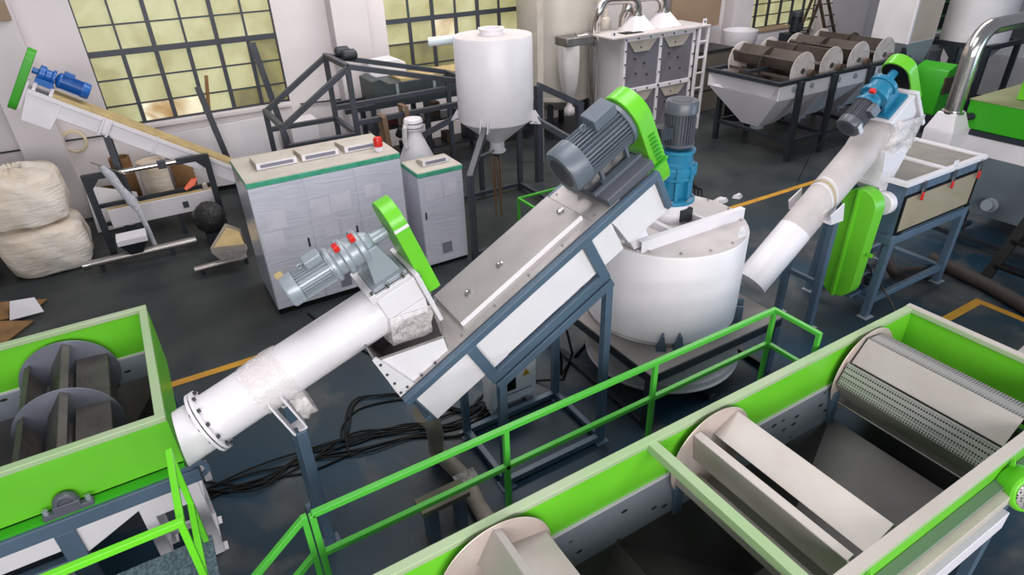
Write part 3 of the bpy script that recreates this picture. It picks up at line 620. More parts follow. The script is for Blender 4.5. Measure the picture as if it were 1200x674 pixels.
for q in range(9):
    z_ = 2.72-.05*q; e = .02+.02*math.sin(q*1.7); ring = []; sh = (z_-2.35)*.35
    for (a_, b_, dx, dy) in ((0,1,0,-1),(1,2,1,0),(2,3,0,1),(3,0,-1,0)):
        for k in range(6):
            p = pc[a_].lerp(pc[b_], k/6); g_ = e*.5+random.uniform(0,.03); ring.append(V(p.x+sh+dx*g_, p.y+dy*g_, z_))
    rings.append(ring)
m.loft(*rings, cap=False); m.build('spout_film', wrap, t, ang=70)
hq = lambda x0,x1,y0,y1,z_,z2=None: [V(x0,y0,z_),V(x1,y0,z2 or z_),V(x1,y1,z2 or z_),V(x0,y1,z_)]
MB().loft(hq(7.8,8.34,4.13,4.62,2.36), hq(7.86,8.22,4.13,4.56,2.08)).build('feed_hopper', white, t, .006)
MB().loft(hq(7.86,8.22,4.131,4.56,2.08), hq(7.84,8.17,4.14,4.55,1.93)).build('hopper_throat', offwhite, t, .005)
MB().box(7.8,8.2,4.12,4.6,1.9,1.935).build('hopper_flange', offwhite, t, .004)
MB().loft(hq(7.86,8.17,4.13,4.54,1.9), hq(8.02,8.16,4.13,4.3,1.66)).build('hopper_chute', white, t, .005)
for yy, xx in ((yc-.25, 7.09), (yc+.25, 7.09)):
    br = MB(); q = I(1.28,yy,-.1); br.prism([V(6.94,yy-.06,1.62),V(7.18,yy-.06,1.62),V(7.12,yy-.06,1.86),V(6.9,yy-.06,1.74)], (0,.012,0)); br.prism([V(6.94,yy+.05,1.62),V(7.18,yy+.05,1.62),V(7.12,yy+.05,1.86),V(6.9,yy+.05,1.74)], (0,.012,0)); br.box(6.94,7.18,yy-.06,yy+.06,1.61,1.625); br.build('leg_bracket', white, t)
    MB().box(xx-.045, xx+.045, yy-.045, yy+.045, 0, 1.61).build('leg', bluegrey, t, .005)
    MB().box(xx-.09, xx+.09, yy-.09, yy+.09, 0, .012).build('foot_plate', lgrey, t)
MB().bar((7.09,yc-.25,.7), (7.09,yc+.25,.7), .06).build('leg_brace', bluegrey, t)
gx = MB(); gx.lathe(I(2.36,yc,.56), U, [(.15,0),(.15,.04),(.12,.06),(.12,.12),(.17,.14),(.17,.2),(.14,.22),(.14,.3),(.165,.31),(.165,.36),(.1,.4),(.05,.42),(.05,.56)], 32)
for sgn in (-1,1): gx.prism([I(2.46,yc+sgn*.12,.28),I(2.8,yc+sgn*.12,.28),I(2.72,yc+sgn*.12,.58),I(2.55,yc+sgn*.12,.58)], Y*.04)
gx.obox(O,U,Y,W,2.44,2.82,yc-.19,yc+.19,.28,.32); gbo = gx.build('gearbox', cyan, t, .004)
MB().obox(O,U,Y,W,2.42,2.47,yc-.1,yc-.03,.72,.77).build('oil_plug', red, gbo, .006)
mo = motor(t, I(2.0,yc,.56), U, W*.3-Y, .14, .42, motord, motord, eye=False, nf=30)
MB().obox(I(2.0,yc,.56),U,Y,W,.0,.06,-.165,-.15,-.07,.07).build('rating_plate', paper, mo)
g1, g2 = I(2.91,yc,.53), I(2.91,yc,.06)
MB().prism(stadium(g1, g2, .18, .17, U), U*.15).build('belt_guard', green, t, .008)
MB().prism(stadium(g1-U*.01, g1-U*.01-W*.16, .16, .16, U), U*.025).build('guard_recess', black, t)

# ================================================================ DEWATERING MACHINE
t = thing('dewatering_machine', 'blue-grey box machine with clear front panels and red toggle clamps, on four legs', 'machine', (8.9, 4.35, 0))
a0, a1, b0, b1, z0, z1 = 8.06, 9.84, 3.87, 4.86, 1.25, 1.93
m = MB(); m.box(a0, a1, b1-.03, b1, z0, z1); m.box(a0, a0+.03, b0, b1, z0, z1); m.box(a1-.03, a1, b0, b1, z0, z1); m.box(a0, a1, b0, b1, z0-.02, z0); m.box(a0, a1, b0, b0+.03, z1-.13, z1)
m.build('housing', bluegrey, t, .005)
fr = MB()
for z_ in (z0+.02, z1-.15): fr.box(a0, a1, b0-.012, b0+.015, z_-.015, z_+.015)
for xx in (a0+.015, a1-.015): fr.box(xx-.015, xx+.015, b0-.012, b0+.015, z0, z1-.13)
fr.build('gasket_frame', black, t)
MB().box(a0+.03, a1-.03, b0, b0+.008, z0+.03, z1-.16).build('clear_panel', acryl, t)
MB().box(a0+.93, a0+.96, b0+.01, b0+.02, z0+.03, z1-.16).build('panel_joint', dsteel, t)
m = MB(); m.tube((a0+.05,4.35,1.56), (a1-.05,4.35,1.56), .25, n=24); m.build('inner_screen_drum', mat('tan_screen_drum', srgb(170,152,120), .5, .4, srgb(130,112,84), 3, .5), t)
for xx in (a0+.02, a1-.1):
    MB().box(xx, xx+.1, b0-.03, b0+.02, z0+.0, z0+.03).build('panel_hinge', black, t)
fr = MB()
for yy in (b0-.02, b1-.06): fr.box(a0-.06, a1+.06, yy, yy+.08, z1, z1+.06)
for xx in (a0-.06, (a0+a1)/2-.04, a1-.02): fr.box(xx, xx+.08, b0+.055, b1-.06, z1, z1+.059)
fr.build('lid_frame', white, t, .005)
MB().box(a0, a1, b0+.02, b1-.02, z1, z1+.03).build('lid_mesh_panel', mat('grey_lid_mesh', srgb(158,150,144), .6, .2, srgb(132,126,120), 5, .5, .2, 90), t)
lg = MB(); lg.box(a0+.98, a0+1.09, b0-.005, b0+.01, z1+.06, z1+.14); lg.build('lid_lug', white, t, .01)
for xx in (a0+.32, a0+1.02, a1-.1):
    c = MB(); c.box(xx-.02, xx+.02, b0-.05, b0-.01, z1-.12, z1+.03); c.bar((xx-.03,b0-.04,z1-.14), (xx,b0-.04,z1-.02), .015); c.bar((xx+.03,b0-.04,z1-.14), (xx,b0-.04,z1-.02), .015)
    co = c.build('toggle_clamp', chrome, t); MB().box(xx-.022, xx+.022, b0-.06, b0-.03, z1-.24, z1-.13).build('clamp_grip', red, co, .008)
MB().lathe((a1,4.1,1.72), X, [(.2,0),(.2,.05),(.17,.06)], 28).build('end_bearing_cover', white, t)
MB().lathe((a0-.18,4.05,1.68), X, [(.13,0),(.15,.02),(.15,.1),(.1,.12),(.1,.2)], 28).build('end_bearing_cover', white, t)
for xx, dx in ((a0+.0,-.1),(a1-.03,-.06)):
    for yy in (b0+.03, b1-.06): MB().bar((xx+dx+.02,yy,0), (xx+.02,yy,z0), .1, .1, Y).build('leg', bluegrey, t, .006); MB().box(xx+dx-.07, xx+dx+.11, yy-.09, yy+.06, 0, .014).build('foot_plate', lgrey, t)
m = MB(); m.box(a0-.06, a1, b0-.02, b0+.08, z0-.14, z0-.02); m.box(a0-.06, a1, b1-.1, b1, z0-.14, z0-.02); m.box(a0-.06, a0+.04, b0, b1, z0-.14, z0-.02); m.build('top_beam', bluegrey, t, .006)
m = MB(); m.box(a0-.08, a1-.04, b0, b0+.07, .2, .29); m.box(a0-.08, a1-.04, b1-.08, b1-.01, .2, .29); m.box(a0-.1, a0, b0, b1, .2, .29); m.box(a1-.13, a1-.03, b0, b1, .2, .29); m.build('lower_beam', bluegrey, t, .006)
motor(t, V(7.75,4.2,.5), X, -Y, .15, .5, motord, dsteel, eye=False)
MB().box(7.75, 8.3, 4.05, 4.35, .29, .34).build('motor_plate', bluegrey, t)
MB().sweep([V(8.3,4.0,.4),V(8.2,3.7,.25),V(8.2,3.55,.05),V(8.4,3.3,.015),V(8.7,3.0,.015)], .012, 8).build('motor_cable', hosed, t)
ys, g1, g2 = 4.19, V(7.58,4.17,1.68), V(7.58,4.2,.57)
st_ = stadium(g1, g2, .23, .23, X); gd = MB().prism(st_, X*.2).build('belt_guard', green, t, .01)
c0 = [p for p in st_]; m = MB(); apex = [V(7.53, 4.17+(p.y-4.17)*.12, p.z) for p in st_]
m.prism([V(7.535,4.175,1.9),V(7.535,4.205,1.9),V(7.535,4.205,.35),V(7.535,4.175,.35)], X*.06); m.build('guard_joint_flange', green, gd)
MB().obox(V(7.68,3.93,1.05),X,Y,Z,-.02,.02,-.06,.02,-.02,.02).build('guard_latch', green, gd)
m = MB(); m.sweep([V(9.3,4.6,1.2),V(9.28,4.5,.7),V(9.2,4.45,.35),V(9.3,4.3,.1),V(9.9,3.95,.08)], .09, 14); m.build('drain_hose', hosed, t)

# ================================================================ CONTROL CABINETS
def vent_box(parent, x0, x1, ya, yb_, z):
    v = MB(); v.prism([V(x0,ya,z),V(x0,yb_,z),V(x0,yb_,z+.05),V(x0,ya+.03,z+.1),V(x0,ya,z+.095)], (x1-x0,0,0)); o = v.build('roof_vent', cabtop, parent, .004)
    MB().box(x0, x1, ya-.008, ya, z+.005, z+.095).build('vent_face', white, o)
    MB().box(x0+.05, x1-.05, ya-.012, ya-.006, z+.025, z+.075).build('vent_grille', grille, o)
t = thing('control_cabinet', 'wide three-door light grey control cabinet with three roof vents and red beacon', 'cabinet', (2.0, 9.19, 0))
x0, x1, ya, yb_ = .93, 3.11, 8.59, 9.79
MB().box(x0+.02, x1-.02, ya+.03, yb_-.03, 0, .09).build('plinth', black, t)
MB().box(x0, x1, ya+.012, yb_, .09, 2.0).build('body', cabinet, t, .01)
MB().box(x0-.006, x1+.006, ya-.004, yb_+.004, 2.0, 2.075).build('top_trim', teal, t, .006)
MB().box(x0, x1, ya+.004, yb_, 2.073, 2.085).build('top_sheet', cabtop, t)
for k in range(3):
    a, b = x0+.006+k*.7265, x0+.72+k*.7265
    d = MB().box(a, b, ya, ya+.02, .1, 1.99).build('door', cabinet, t, .005)
    MB().box(b-.09, b-.065, ya-.02, ya, .98, 1.12).build('handle', dsteel, d, .004)
    MB().box(a+.25, a+.42, ya-.004, ya, .17, .40).build('door_grille', grille, d)
    for (u0, u1, w0, w1) in ((.12,.4,1.35,1.62),(.03,.32,1.04,1.32)) if k == 0 else (((.04,.3,1.38,1.66),(.32,.62,1.40,1.68),(.16,.38,1.05,1.33),(.42,.63,1.03,1.28)) if k == 1 else ((.12,.36,1.5,1.7),)):
        MB().box(a+u0, a+u1, ya-.003, ya, w0, w1).build('paper_sheet', paper, d)
    vent_box(t, x0+.24+k*.63, x0+.8+k*.61, 9.03, 9.55, 2.085)
b = MB().lathe((2.9,8.87,2.085), Z, [(.07,0),(.07,.06),(.06,.065)], 24).build('beacon_base', white, t)
MB().lathe((2.9,8.87,2.15), Z, [(.066,0),(.068,.1),(.055,.13),(.03,.14)], 24).build('beacon_lens', red, b)
t = thing('control_cabinet', 'narrow single-door light grey control cabinet beside the wide three-door one', 'cabinet', (3.74, 8.95, 0))
x0, x1, ya, yb_ = 3.37, 4.14, 8.64, 9.3
MB().box(x0+.02, x1-.02, ya+.03, yb_-.03, 0, .06).build('plinth', black, t)
MB().box(x0, x1, ya+.012, yb_, .06, 1.6).build('body', cabinet, t, .01)
MB().box(x0-.006, x1+.006, ya-.004, yb_+.004, 1.6, 1.67).build('top_trim', teal, t, .006)
MB().box(x0, x1, ya+.004, yb_, 1.668, 1.68).build('top_sheet', cabtop, t)
d = MB().box(x0+.006, x1-.006, ya, ya+.02, .07, 1.59).build('door', cabinet, t, .005)
MB().box(x0+.06, x0+.085, ya-.02, ya, .9, 1.03).build('handle', dsteel, d, .004)
MB().box(x0+.3, x0+.48, ya-.004, ya, .22, .42).build('door_grille', grille, d)
for (u0, u1, w0, w1) in ((.1,.38,1.2,1.5),(.42,.64,1.22,1.5)): MB().box(x0+u0, x0+u1, ya-.003, ya, w0, w1).build('paper_sheet', paper, d)
vent_box(t, x0+.2, x1-.12, 8.88, 9.15, 1.68)
# wrapped white cone between the cabinets
t = thing('film_wrapped_cone', 'white cone-shaped separator with a film-wrapped neck, standing behind the narrow control cabinet', 'cone', (4.05, 10.3, 0))
MB().lathe((4.05,10.3,.0), Z, [(.3,.0),(.42,.02),(.42,.9),(.40,1.15),(.15,1.72),(.13,1.78),(.13,1.95),(.1,1.96)], 40).build('cone_body', white, t)
MB().lathe((4.05,10.3,1.86), Z, [(.14,0),(.17,.01),(.17,.16),(.15,.2),(.1,.21)], 30).build('neck_cap', white, t, .01)
for z_ in (1.9, 1.98): MB().lathe((4.05,10.3,z_), Z, [(.172,0),(.176,.01),(.172,.02)], 30).build('clamp_ring', chrome, t)
m = MB(); m.sweep([V(3.9,10.25,2.0),V(3.84,10.2,1.92),V(3.82,10.2,1.75),V(3.84,10.2,1.6)], .045, 10); m.build('film_strip', wrap, t)
MB().lathe((3.74,10.28,1.78), X*.6+Z, [(.05,0),(.07,.03),(.07,.14),(.04,.18)], 16).build('black_knob', black, t)

# ================================================================ WHITE SILO ON LEGS
t = thing('hopper_silo', 'white cylindrical silo with cone bottom on dark splayed legs, in the centre back', 'silo', (5.37, 9.68, 0))
c = V(5.37,9.68,0)
MB().lathe(c+Z*1.36, Z, [(.13,0),(.15,.02),(.15,.05),(.13,.06),(.13,.2),(.655,.62),(.66,.64),(.66,1.98),(.65,2.0)], 64).build('silo_body', white, t)
MB().lathe(c+Z*3.35, Z, [(.65,0),(.65,.012)], 64).build('silo_lid', dusty, t)
MB().lathe(c+V(-.02,0,3.36), Z, [(.2,0),(.2,.09),(.22,.09),(.22,.11),(.17,.11),(.17,.02)], 40).build('filling_port', white, t)
MB().tube(c+V(-.35,.55,3.27), c+V(-.85,.72,3.25), .075).build('inlet_stub', mat('pale_blue_pipe', srgb(206,216,222), .4), t)
for k, (sx, sy) in enumerate(((-1,-1),(1,-1),(1,1),(-1,1))):
    d = V(sx,sy,0)/math.sqrt(2); e = Z.cross(d); s_ = c+d*.62+Z*1.98
    br = MB(); br.prism([s_+Z*.14-e*.07, s_+Z*.14+d*.08-e*.07, s_+d*.2-Z*.05-e*.07, s_-e*.07], e*.012); br.prism([s_+Z*.14+e*.058, s_+Z*.14+d*.08+e*.058, s_+d*.2-Z*.05+e*.058, s_+e*.058], e*.012); br.obox(s_,d,e,Z,.0,.2,-.07,.07,-.06,-.045); br.build('leg_bracket', white, t)
    p = V(c.x+sx*1.17, c.y+sy*1.17, 0)
    l = MB(); l.bar(s_+d*.1, p+Z*1.48, .1, .1); l.box(p.x-.05,p.x+.05,p.y-.05,p.y+.05,0,1.53); l.build('leg', charcoal, t, .005)
for a_, b_ in (((-1,-1),(1,-1)),((1,-1),(1,1)),((-1,1),(1,1))):
    MB().bar((c.x+a_[0]*1.17, c.y+a_[1]*1.17, .12), (c.x+b_[0]*1.17, c.y+b_[1]*1.17, .12), .08).build('base_beam', charcoal, t)
for k, (x_, y_, z_) in enumerate(((5.05,9.35,1.42),(5.12,9.28,1.42))):
    m = MB(); m.bar((x_,y_,z_),(x_+.03,y_-.05,.35),.05,.012,(1,0,0)); m.bar((x_+.07,y_,z_),(x_+.04,y_-.03,.3),.05,.012,(1,0,0))
    tag(m.build('lifting_strap', belt, None, 0, loc=V(x_,y_,.3)), 'brown webbing strap hanging beside the outlet of the central white silo', 'strap', 'brown straps under the silo')
MB().tube((4.78,9.4,1.44), (5.24,9.58,1.44), .025).build('outlet_rod', chrome, t)

# ================================================================ DARK STEEL FRAME (left of the silo)
t = thing('steel_support_frame', 'dark grey welded steel frame with sloping rails, left of the white silo', 'frame', (3.6, 11.6, 0))
yn, yf = 11.0, 12.3
for yy in (yn, yf):
    m = MB()
    for a_, b_ in (((3.25,2.92),(5.7,2.3)), ((3.25,2.90),(1.98,2.08)), ((3.25,0),(3.25,2.9)), ((1.98,0),(1.98,2.1)), ((3.25,1.75),(1.98,1.75)), ((3.25,1.95),(5.7,1.98)), ((5.7,0),(5.7,2.32))):
        m.bar((a_[0],yy,a_[1]), (b_[0],yy,b_[1]), .09, .09)
    m.build('side_frame', charcoal, t, .006)
for xx, z_ in ((3.25,2.92),(1.98,2.1),(3.25,1.75),(1.98,.3),(5.7,2.3),(3.25,.3)): MB().bar((xx,yn,z_), (xx,yf,z_), .09, .09).build('cross_beam', charcoal, t, .006)
for yy in (11.7, 12.1):
    MB().lathe((3.4,yy,2.98), X, [(.08,0),(.1,.03),(.1,.22),(.06,.26)], 20).build('bearing_block', dsteel, t)
t = thing('trough_machine', 'dark green-grey covered trough with latches on the steel frame behind the white silo', 'machine', (5.3, 13.2, 0))
MB().prism([V(4.25,12.85,1.75),V(7.2,12.85,1.75),V(7.2,12.85,2.12),V(4.62,12.85,2.12),V(4.42,12.85,2.24),V(4.25,12.85,2.2)], (0,.8,0)).build('trough', mat('dark_green_grey_paint', srgb(62,70,72), .5, 0, srgb(50,58,58), 3, .4), t, .01)
MB().box(4.9, 7.2, 12.9, 13.6, 2.12, 2.17).build('lid', tan, t)
for xx in (4.75, 5.6, 6.5): MB().box(xx, xx+.06, 12.82, 12.86, 1.85, 2.1).build('latch', lgrey, t)
m = MB()
for yy in (12.85, 13.6):
    m.bar((3.6,yy,1.70),(7.2,yy,1.70),.1,.1)
    for xx in (4.2, 5.4, 7.1): m.box(xx-.05,xx+.05,yy-.05,yy+.05,0,1.7)
m.build('stand', dsteel, t)
MB().prism([V(4.5,13.65,2.05),V(5.35,13.65,2.05),V(5.35,13.65,2.35),V(5.15,13.65,2.45),V(4.5,13.65,2.42)], (0,.5,0)).build('white_cover', white, t, .02)
tag(MB().bar((7.1,11.0,2.07),(8.25,11.0,1.48),.12,.12).build('steel_beam', charcoal, None, .006, loc=V(7.1,11,1.48)), 'dark steel beam sloping down behind the white silo, to its right', 'beam')
o = bpy.data.objects['steel_beam']
MB().box(8.1,8.24,10.93,11.07,0,1.5).build('post', charcoal, o); MB().box(7.05,7.19,10.93,11.07,0,2.05).build('post', charcoal, o)
for k, (x_, z_) in enumerate(((3.73,2.0),(4.16,2.12))):
    m = MB(); m.bar((x_,10.85,z_),(x_+.03,10.85,z_-.55),.09,.015,(0,1,0)); m.bar((x_,11.15,z_),(x_+.03,11.1,z_-.5),.09,.015,(0,1,0)); m.box(x_-.045,x_+.045,10.85,11.15,z_-.005,z_+.01)
    tag(m.build('lifting_strap', belt, None, loc=V(x_,11,z_-.5)), ('brown webbing strap over the frame rail left of the wrapped cone neck','brown webbing strap over the frame rail right of the wrapped cone neck')[k], 'strap', 'brown straps over the steel frame')
# shelves with dim parts behind the silo
t = thing('parts_rack', 'dim low rack of machine parts in the dark behind the white silo', 'rack', (6.6, 13.9, 0))
m = MB()
for z_ in (.25, .9): m.box(4.4, 8.6, 13.75, 14.4, z_, z_+.05)
for xx in (4.45, 5.8, 7.2, 8.55):
    for yy in (13.8, 14.35): m.box(xx-.03, xx+.03, yy-.03, yy+.03, 0, 1.0)
m.build('rack_frame', dsteel, t)
for k in range(14):
    xx = 4.6+k*.28; h = random.uniform(.12,.4); z_ = (.3,.95)[k%2]
    MB().box(xx, xx+random.uniform(.14,.24), 13.85, 14.2, z_, z_+h).build('stored_part', random.choice((wood,dsteel,motord,rust)), t, .01)

# ================================================================ BACK: POST, VESSEL, DUST BAG, AIR SEPARATOR BOX
st_ = tag(MB().box(7.74,7.9,11.98,12.12,0,5.6).build('steel_column', cream, None, .008, loc=V(7.82,12.05,0)), 'slim cream steel column standing behind the white silo', 'column')
t = thing('storage_vessel', 'tall pale vessel with a sight glass slot, against the wall behind the cream column', 'vessel', (9.6, 13.97, 0))
MB().lathe((9.6,13.97,1.0), Z, [(.6,-.3),(.97,0),(1.0,.03),(1.0,4.8)], 64).build('vessel_body', mat('grey_beige_vessel_paint', srgb(196,190,182), .42, .2, srgb(178,172,164), .9, .5), t)
MB().obox(V(9.6,13.97,3.0), V(.35,-.937,0).cross(Z), V(.35,-.937,0), Z, -.06,.06,-1.02,-.98,.25,.9).build('sight_glass', dsteel, t, .01)
for k in range(4):
    a_ = PI/4+k*PI/2; MB().box(9.6+.8*math.cos(a_)-.06, 9.6+.8*math.cos(a_)+.06, 13.97+.8*math.sin(a_)-.06, 13.97+.8*math.sin(a_)+.06, 0, .98).build('leg', dsteel, t)
MB().lathe((9.6,13.97,.98), Z, [(.99,0),(1.01,.02),(1.01,.1),(.99,.12)], 64).build('base_ring', cream, t)
t = thing('dust_collector', 'stainless duct with a hanging white filter bag, left of the panelled box', 'dust collector', (9.3, 12.6, 0))
MB().box(8.78, 9.55, 12.35, 12.85, 2.43, 2.62).build('header_box', staind, t, .02)
m = MB(); m.sweep([V(9.2,12.6,2.56),V(9.5,12.6,2.56)]+arc(V(9.5,12.6,2.3), Z, X, .26, 0, PI/2, 8)+[V(9.76,12.6,1.9),V(9.76,12.6,0)], .1, 20); m.build('down_pipe', chrome, t)
pts = []
m = MB(); n = 28
prof = [(2.43,.25),(2.3,.26),(1.9,.25),(1.5,.2),(1.25,.12),(1.12,.05),(1.04,.06),(.95,.12),(.86,.13),(.8,.1)]
loops = [[V(9.02+.03*(2.4-z_)+r_*math.cos(2*PI*k/n)*(1+.10*math.cos(5*2*PI*k/n)), 12.6+r_*math.sin(2*PI*k/n)*(1+.10*math.cos(5*2*PI*k/n)), z_) for k in range(n)] for z_, r_ in prof]
m.loft(*loops); m.build('filter_bag', mat('white_filter_cloth', srgb(206,200,200), .8, 0, srgb(178,172,172), 3, .5), t, ang=60)
m = MB(); m.lathe((10.55,13.22,0), Z, [(.04,0),(.04,2.3),(.13,2.3),(.15,2.33),(.15,2.72),(.13,2.8),(.07,2.85),(.07,3.0)], 24)
tag(m.build('canister', cream, None, loc=V(10.55,13.22,0)), 'slim cream canister with a narrow neck above the duct by the vessel', 'canister')
t = thing('panelled_separator_box', 'white box with four bolted grey panels, two hoods and steel elbows on top', 'machine', (11.2, 12.4, 0))
x0, x1, ya, yb_, zt_ = 10.1, 12.34, 11.9, 12.9, 2.56
MB().box(x0, x1, ya+.12, yb_, .12, zt_).build('housing', offwhite, t, .01)
MB().box(x0-.45, x1+.42, ya-.1, yb_+.0, zt_, zt_+.04).build('top_plate', dusty, t, .004)
gp = mat('grey_bolted_panel', srgb(136,132,142), .42, .35, srgb(118,114,124), 2, .5)
fr = MB(); xm = (x0+x1)/2; zm = 1.32
for xx in (x0+.03, xm, x1-.03): fr.box(xx-.04, xx+.04, ya-.012, ya+.13, .12, zt_)
for z_ in (.16, zm, zt_-.06): fr.box(x0, x1, ya-.011, ya+.13, z_-.05, z_+.05)
fr.build('panel_frame', white, t, .003)
for a_, b_ in ((x0+.07,xm-.04),(xm+.04,x1-.07)):
    for c0, c1 in ((.21,zm-.05),(zm+.05,zt_-.11)):
        m = MB(); cc = V((a_+b_)/2, ya+.08, (c0+c1)/2+.1); q = [V(a_,ya+.02,c0),V(b_,ya+.02,c0),V(b_,ya+.02,c1),V(a_,ya+.02,c1)]
        vs = [m.bm.verts.new(p) for p in q]; vc = m.bm.verts.new(cc); bk = [m.bm.verts.new(p+Y*.095) for p in q]
        for k in range(4): m.bm.faces.new((vs[k], vs[(k+1)%4], vc)); m.bm.faces.new((vs[k], bk[k], bk[(k+1)%4], vs[(k+1)%4]))
        m.bm.faces.new(bk[::-1]); o = m.build('panel', gp, t, ang=3)
        bolts([V(a_+(b_-a_)*u, ya+.05, c0+(c1-c0)*v) for u, v in ((.35,.3),(.6,.5),(.3,.62),(.7,.25),(.45,.85))], -Y, .022, .03, 'panel_bolt', o, dsteel)
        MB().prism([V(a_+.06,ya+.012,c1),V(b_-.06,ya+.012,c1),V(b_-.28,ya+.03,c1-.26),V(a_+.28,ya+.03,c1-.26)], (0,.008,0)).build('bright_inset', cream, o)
bolts([V(x0+.03+k*.37, ya-.012, z_) for k in range(7) for z_ in (.16, zm, zt_-.06)]+[V(xx, ya-.012, .45+.3*k) for xx in (x0+.03, xm, x1-.03) for k in range(7)], -Y, .02, .02, 'frame_bolt', t, dsteel)
for xx in (10.9, 11.75):
    MB().loft([V(xx-.36,12.15,zt_+.04),V(xx+.36,12.15,zt_+.04),V(xx+.36,12.75,zt_+.04),V(xx-.36,12.75,zt_+.04)], [V(xx-.12,12.35,zt_+.36),V(xx+.12,12.35,zt_+.36),V(xx+.12,12.6,zt_+.36),V(xx-.12,12.6,zt_+.36)]).build('hood', offwhite, t, .006)
    m = MB(); m.sweep([V(xx,12.47,zt_+.34),V(xx,12.47,zt_+.45)]+arc(V(xx-.3,12.47,zt_+.45), X, Z, .3, 0, PI/2, 8)+[V(xx-.7,12.6,zt_+.75)]+arc(V(xx-.75,12.6,zt_+.45), Z, -X, .3, 0, PI/2, 8)+[V(xx-1.05,12.7,zt_+.3),V(xx-1.05,12.7,zt_+.05)], .12, 22); m.build('elbow_duct', chrome, t)
    MB().lathe((xx,12.47,zt_+.36), Z, [(.15,0),(.15,.03)], 24).build('duct_flange', chrome, t)
MB().box(10.2,10.75,12.0,12.3,zt_+.03,zt_+.05).build('open_port', black, t)
for xx, yy in ((9.75,11.88),(12.6,11.88)):
    m = MB(); m.obox(V(xx,yy,zt_+.04),X,Y,Z,-.06,.06,-.01,.01,0,.14); o = m.build('lifting_lug', white, t); MB().tube((xx,yy-.016,zt_+.11),(xx,yy-.01,zt_+.11),.025,n=14).build('lug_hole', black, o)
for xx in (12.42, 12.72): MB().box(xx-.03, xx+.03, 11.82, 11.88, .0, zt_).build('ladder_stile', white, t)
for k in range(6): MB().box(12.42, 12.72, 11.83, 11.87, .3+k*.38, .34+k*.38).build('ladder_rung', white, t)
for xx in (x0+.06, x1-.06):
    for yy in (ya+.06, yb_-.06): MB().box(xx-.05, xx+.05, yy-.05, yy+.05, 0, .12).build('leg', dsteel, t)
t = thing('parts_crate', 'rusty red open crate of metal fittings on a stand, behind the big grey motor', 'crate', (9.25, 11.35, 0))
m = MB(); x0, x1, ya, yb_, z0 = 8.8, 9.7, 11.0, 11.7, .7
for a_ in ((x0,x1,ya,ya+.03),(x0,x1,yb_-.03,yb_),(x0,x0+.03,ya,yb_),(x1-.03,x1,ya,yb_)): m.box(*a_, z0, z0+.35)
m.box(x0, x1, ya, yb_, z0, z0+.03); m.build('crate_wall', rust, t)
for xx in (x0+.05, x1-.05):
    for yy in (ya+.05, yb_-.05): MB().box(xx-.04, xx+.04, yy-.04, yy+.04, 0, z0).build('leg', rust, t)
for k in range(12):
    p = V(x0+.12+.22*(k%4), ya+.15+.2*(k//4), z0+.18); ca = random.uniform(-.5,.5); d = V(math.sin(ca),math.cos(ca)*.3,.9).normalized()
    o = MB().tube(p-d*.09, p+d*.12, .04, n=10).build('metal_fitting', random.choice((lgrey,dsteel,wood)), None, loc=p-Z*.12); tag(o, 'small metal fitting in the rusty red crate', 'fitting', 'fittings in the crate')

# ================================================================ LEFT BACK: TROUGH CONVEYOR, FRAME, BAGS, FEED SCREWS
t = thing('trough_conveyor', 'white inclined trough conveyor with tan lid and blue motor, at the left by the window', 'conveyor', (-.2, 13.0, 0))
O, U, W = incline((-1.43, 0, 2.91), -34.6); y0, y1 = 12.75, 13.25
m = MB(); m.loft([I(.02,y0,-.02),I(.02,y1,-.02),I(.02,y1,-.3),I(.02,y0,-.3)], [I(3.95,y0,-.02),I(3.95,y1,-.02),I(3.95,y1,-.3),I(3.95,y0,-.3)]); m.build('trough', white, t, .01)
MB().obox(O,U,Y,W,.02,3.95,y0-.03,y0+.02,-.06,.0).build('edge_strip', white, t)
MB().obox(O,U,Y,W,.32,3.93,y0+.03,y1,-.02,.05).build('dusty_lid', tan, t, .01)
MB().loft([I(0,y0-.01,-.02),I(.5,y0-.01,-.02),I(.5,y1+.01,-.02),I(0,y1+.01,-.02)], [I(.05,y0-.01,-.52),I(.46,y0-.01,-.52),I(.46,y1+.01,-.52),I(.05,y1+.01,-.52)]).build('head_spout', white, t, .008)
MB().obox(O,U,Y,W,-.03,.0,y0-.04,y1+.04,-.34,.1).build('end_plate', offwhite, t)
for u in (.05,.28): MB().obox(O,U,Y,W,u,u+.05,y0+.02,y1-.02,.0,.12).build('motor_bracket', offwhite, t)
for u in (1.9, 2.75): MB().obox(O,U,Y,W,u,u+.03,y0-.035,y1+.03,-.31,.02).build('joint_flange', offwhite, t)
gx = MB(); gx.lathe(I(-.02,13.0,.27), U, [(.05,0),(.05,.08),(.13,.09),(.13,.17),(.1,.18),(.1,.26),(.13,.27),(.13,.31)], 28); gx.obox(O,U,Y,W,.05,.3,12.86,13.14,.1,.2); gx.build('gearbox', blue, t, .005)
motor(t, I(.78,13.0,.27), -U, W, .125, .48, blue, blue, eye=False, nf=30)
g1, g2 = I(-.16,13.0,.42), I(-.16,13.0,-.3)
MB().prism(stadium(g1, g2, .17, .15, U), U*.12).build('belt_guard', gdark, t, .01)
m = MB(); m.obox(O,U,Y,W,1.06,1.2,y0-.045,y0-.03,-.26,.0); m.obox(O,U,Y,W,1.06,1.09,y0-.1,y0-.03,-.3,-.0); m.obox(O,U,Y,W,1.17,1.2,y0-.1,y0-.03,-.3,.0); m.build('leg_bracket', white, t)
MB().box(-.66,-.56,y0-.11,y0-.02,0,2.0).build('leg', charcoal, t, .005); MB().box(-.66,-.56,y1+.02,y1+.11,0,2.0).build('leg', charcoal, t, .005)
for x_ in (1.2, 1.7): MB().box(x_, x_+.09, y0-.1, y0-.02, 0, .75).build('leg', charcoal, t, .005)
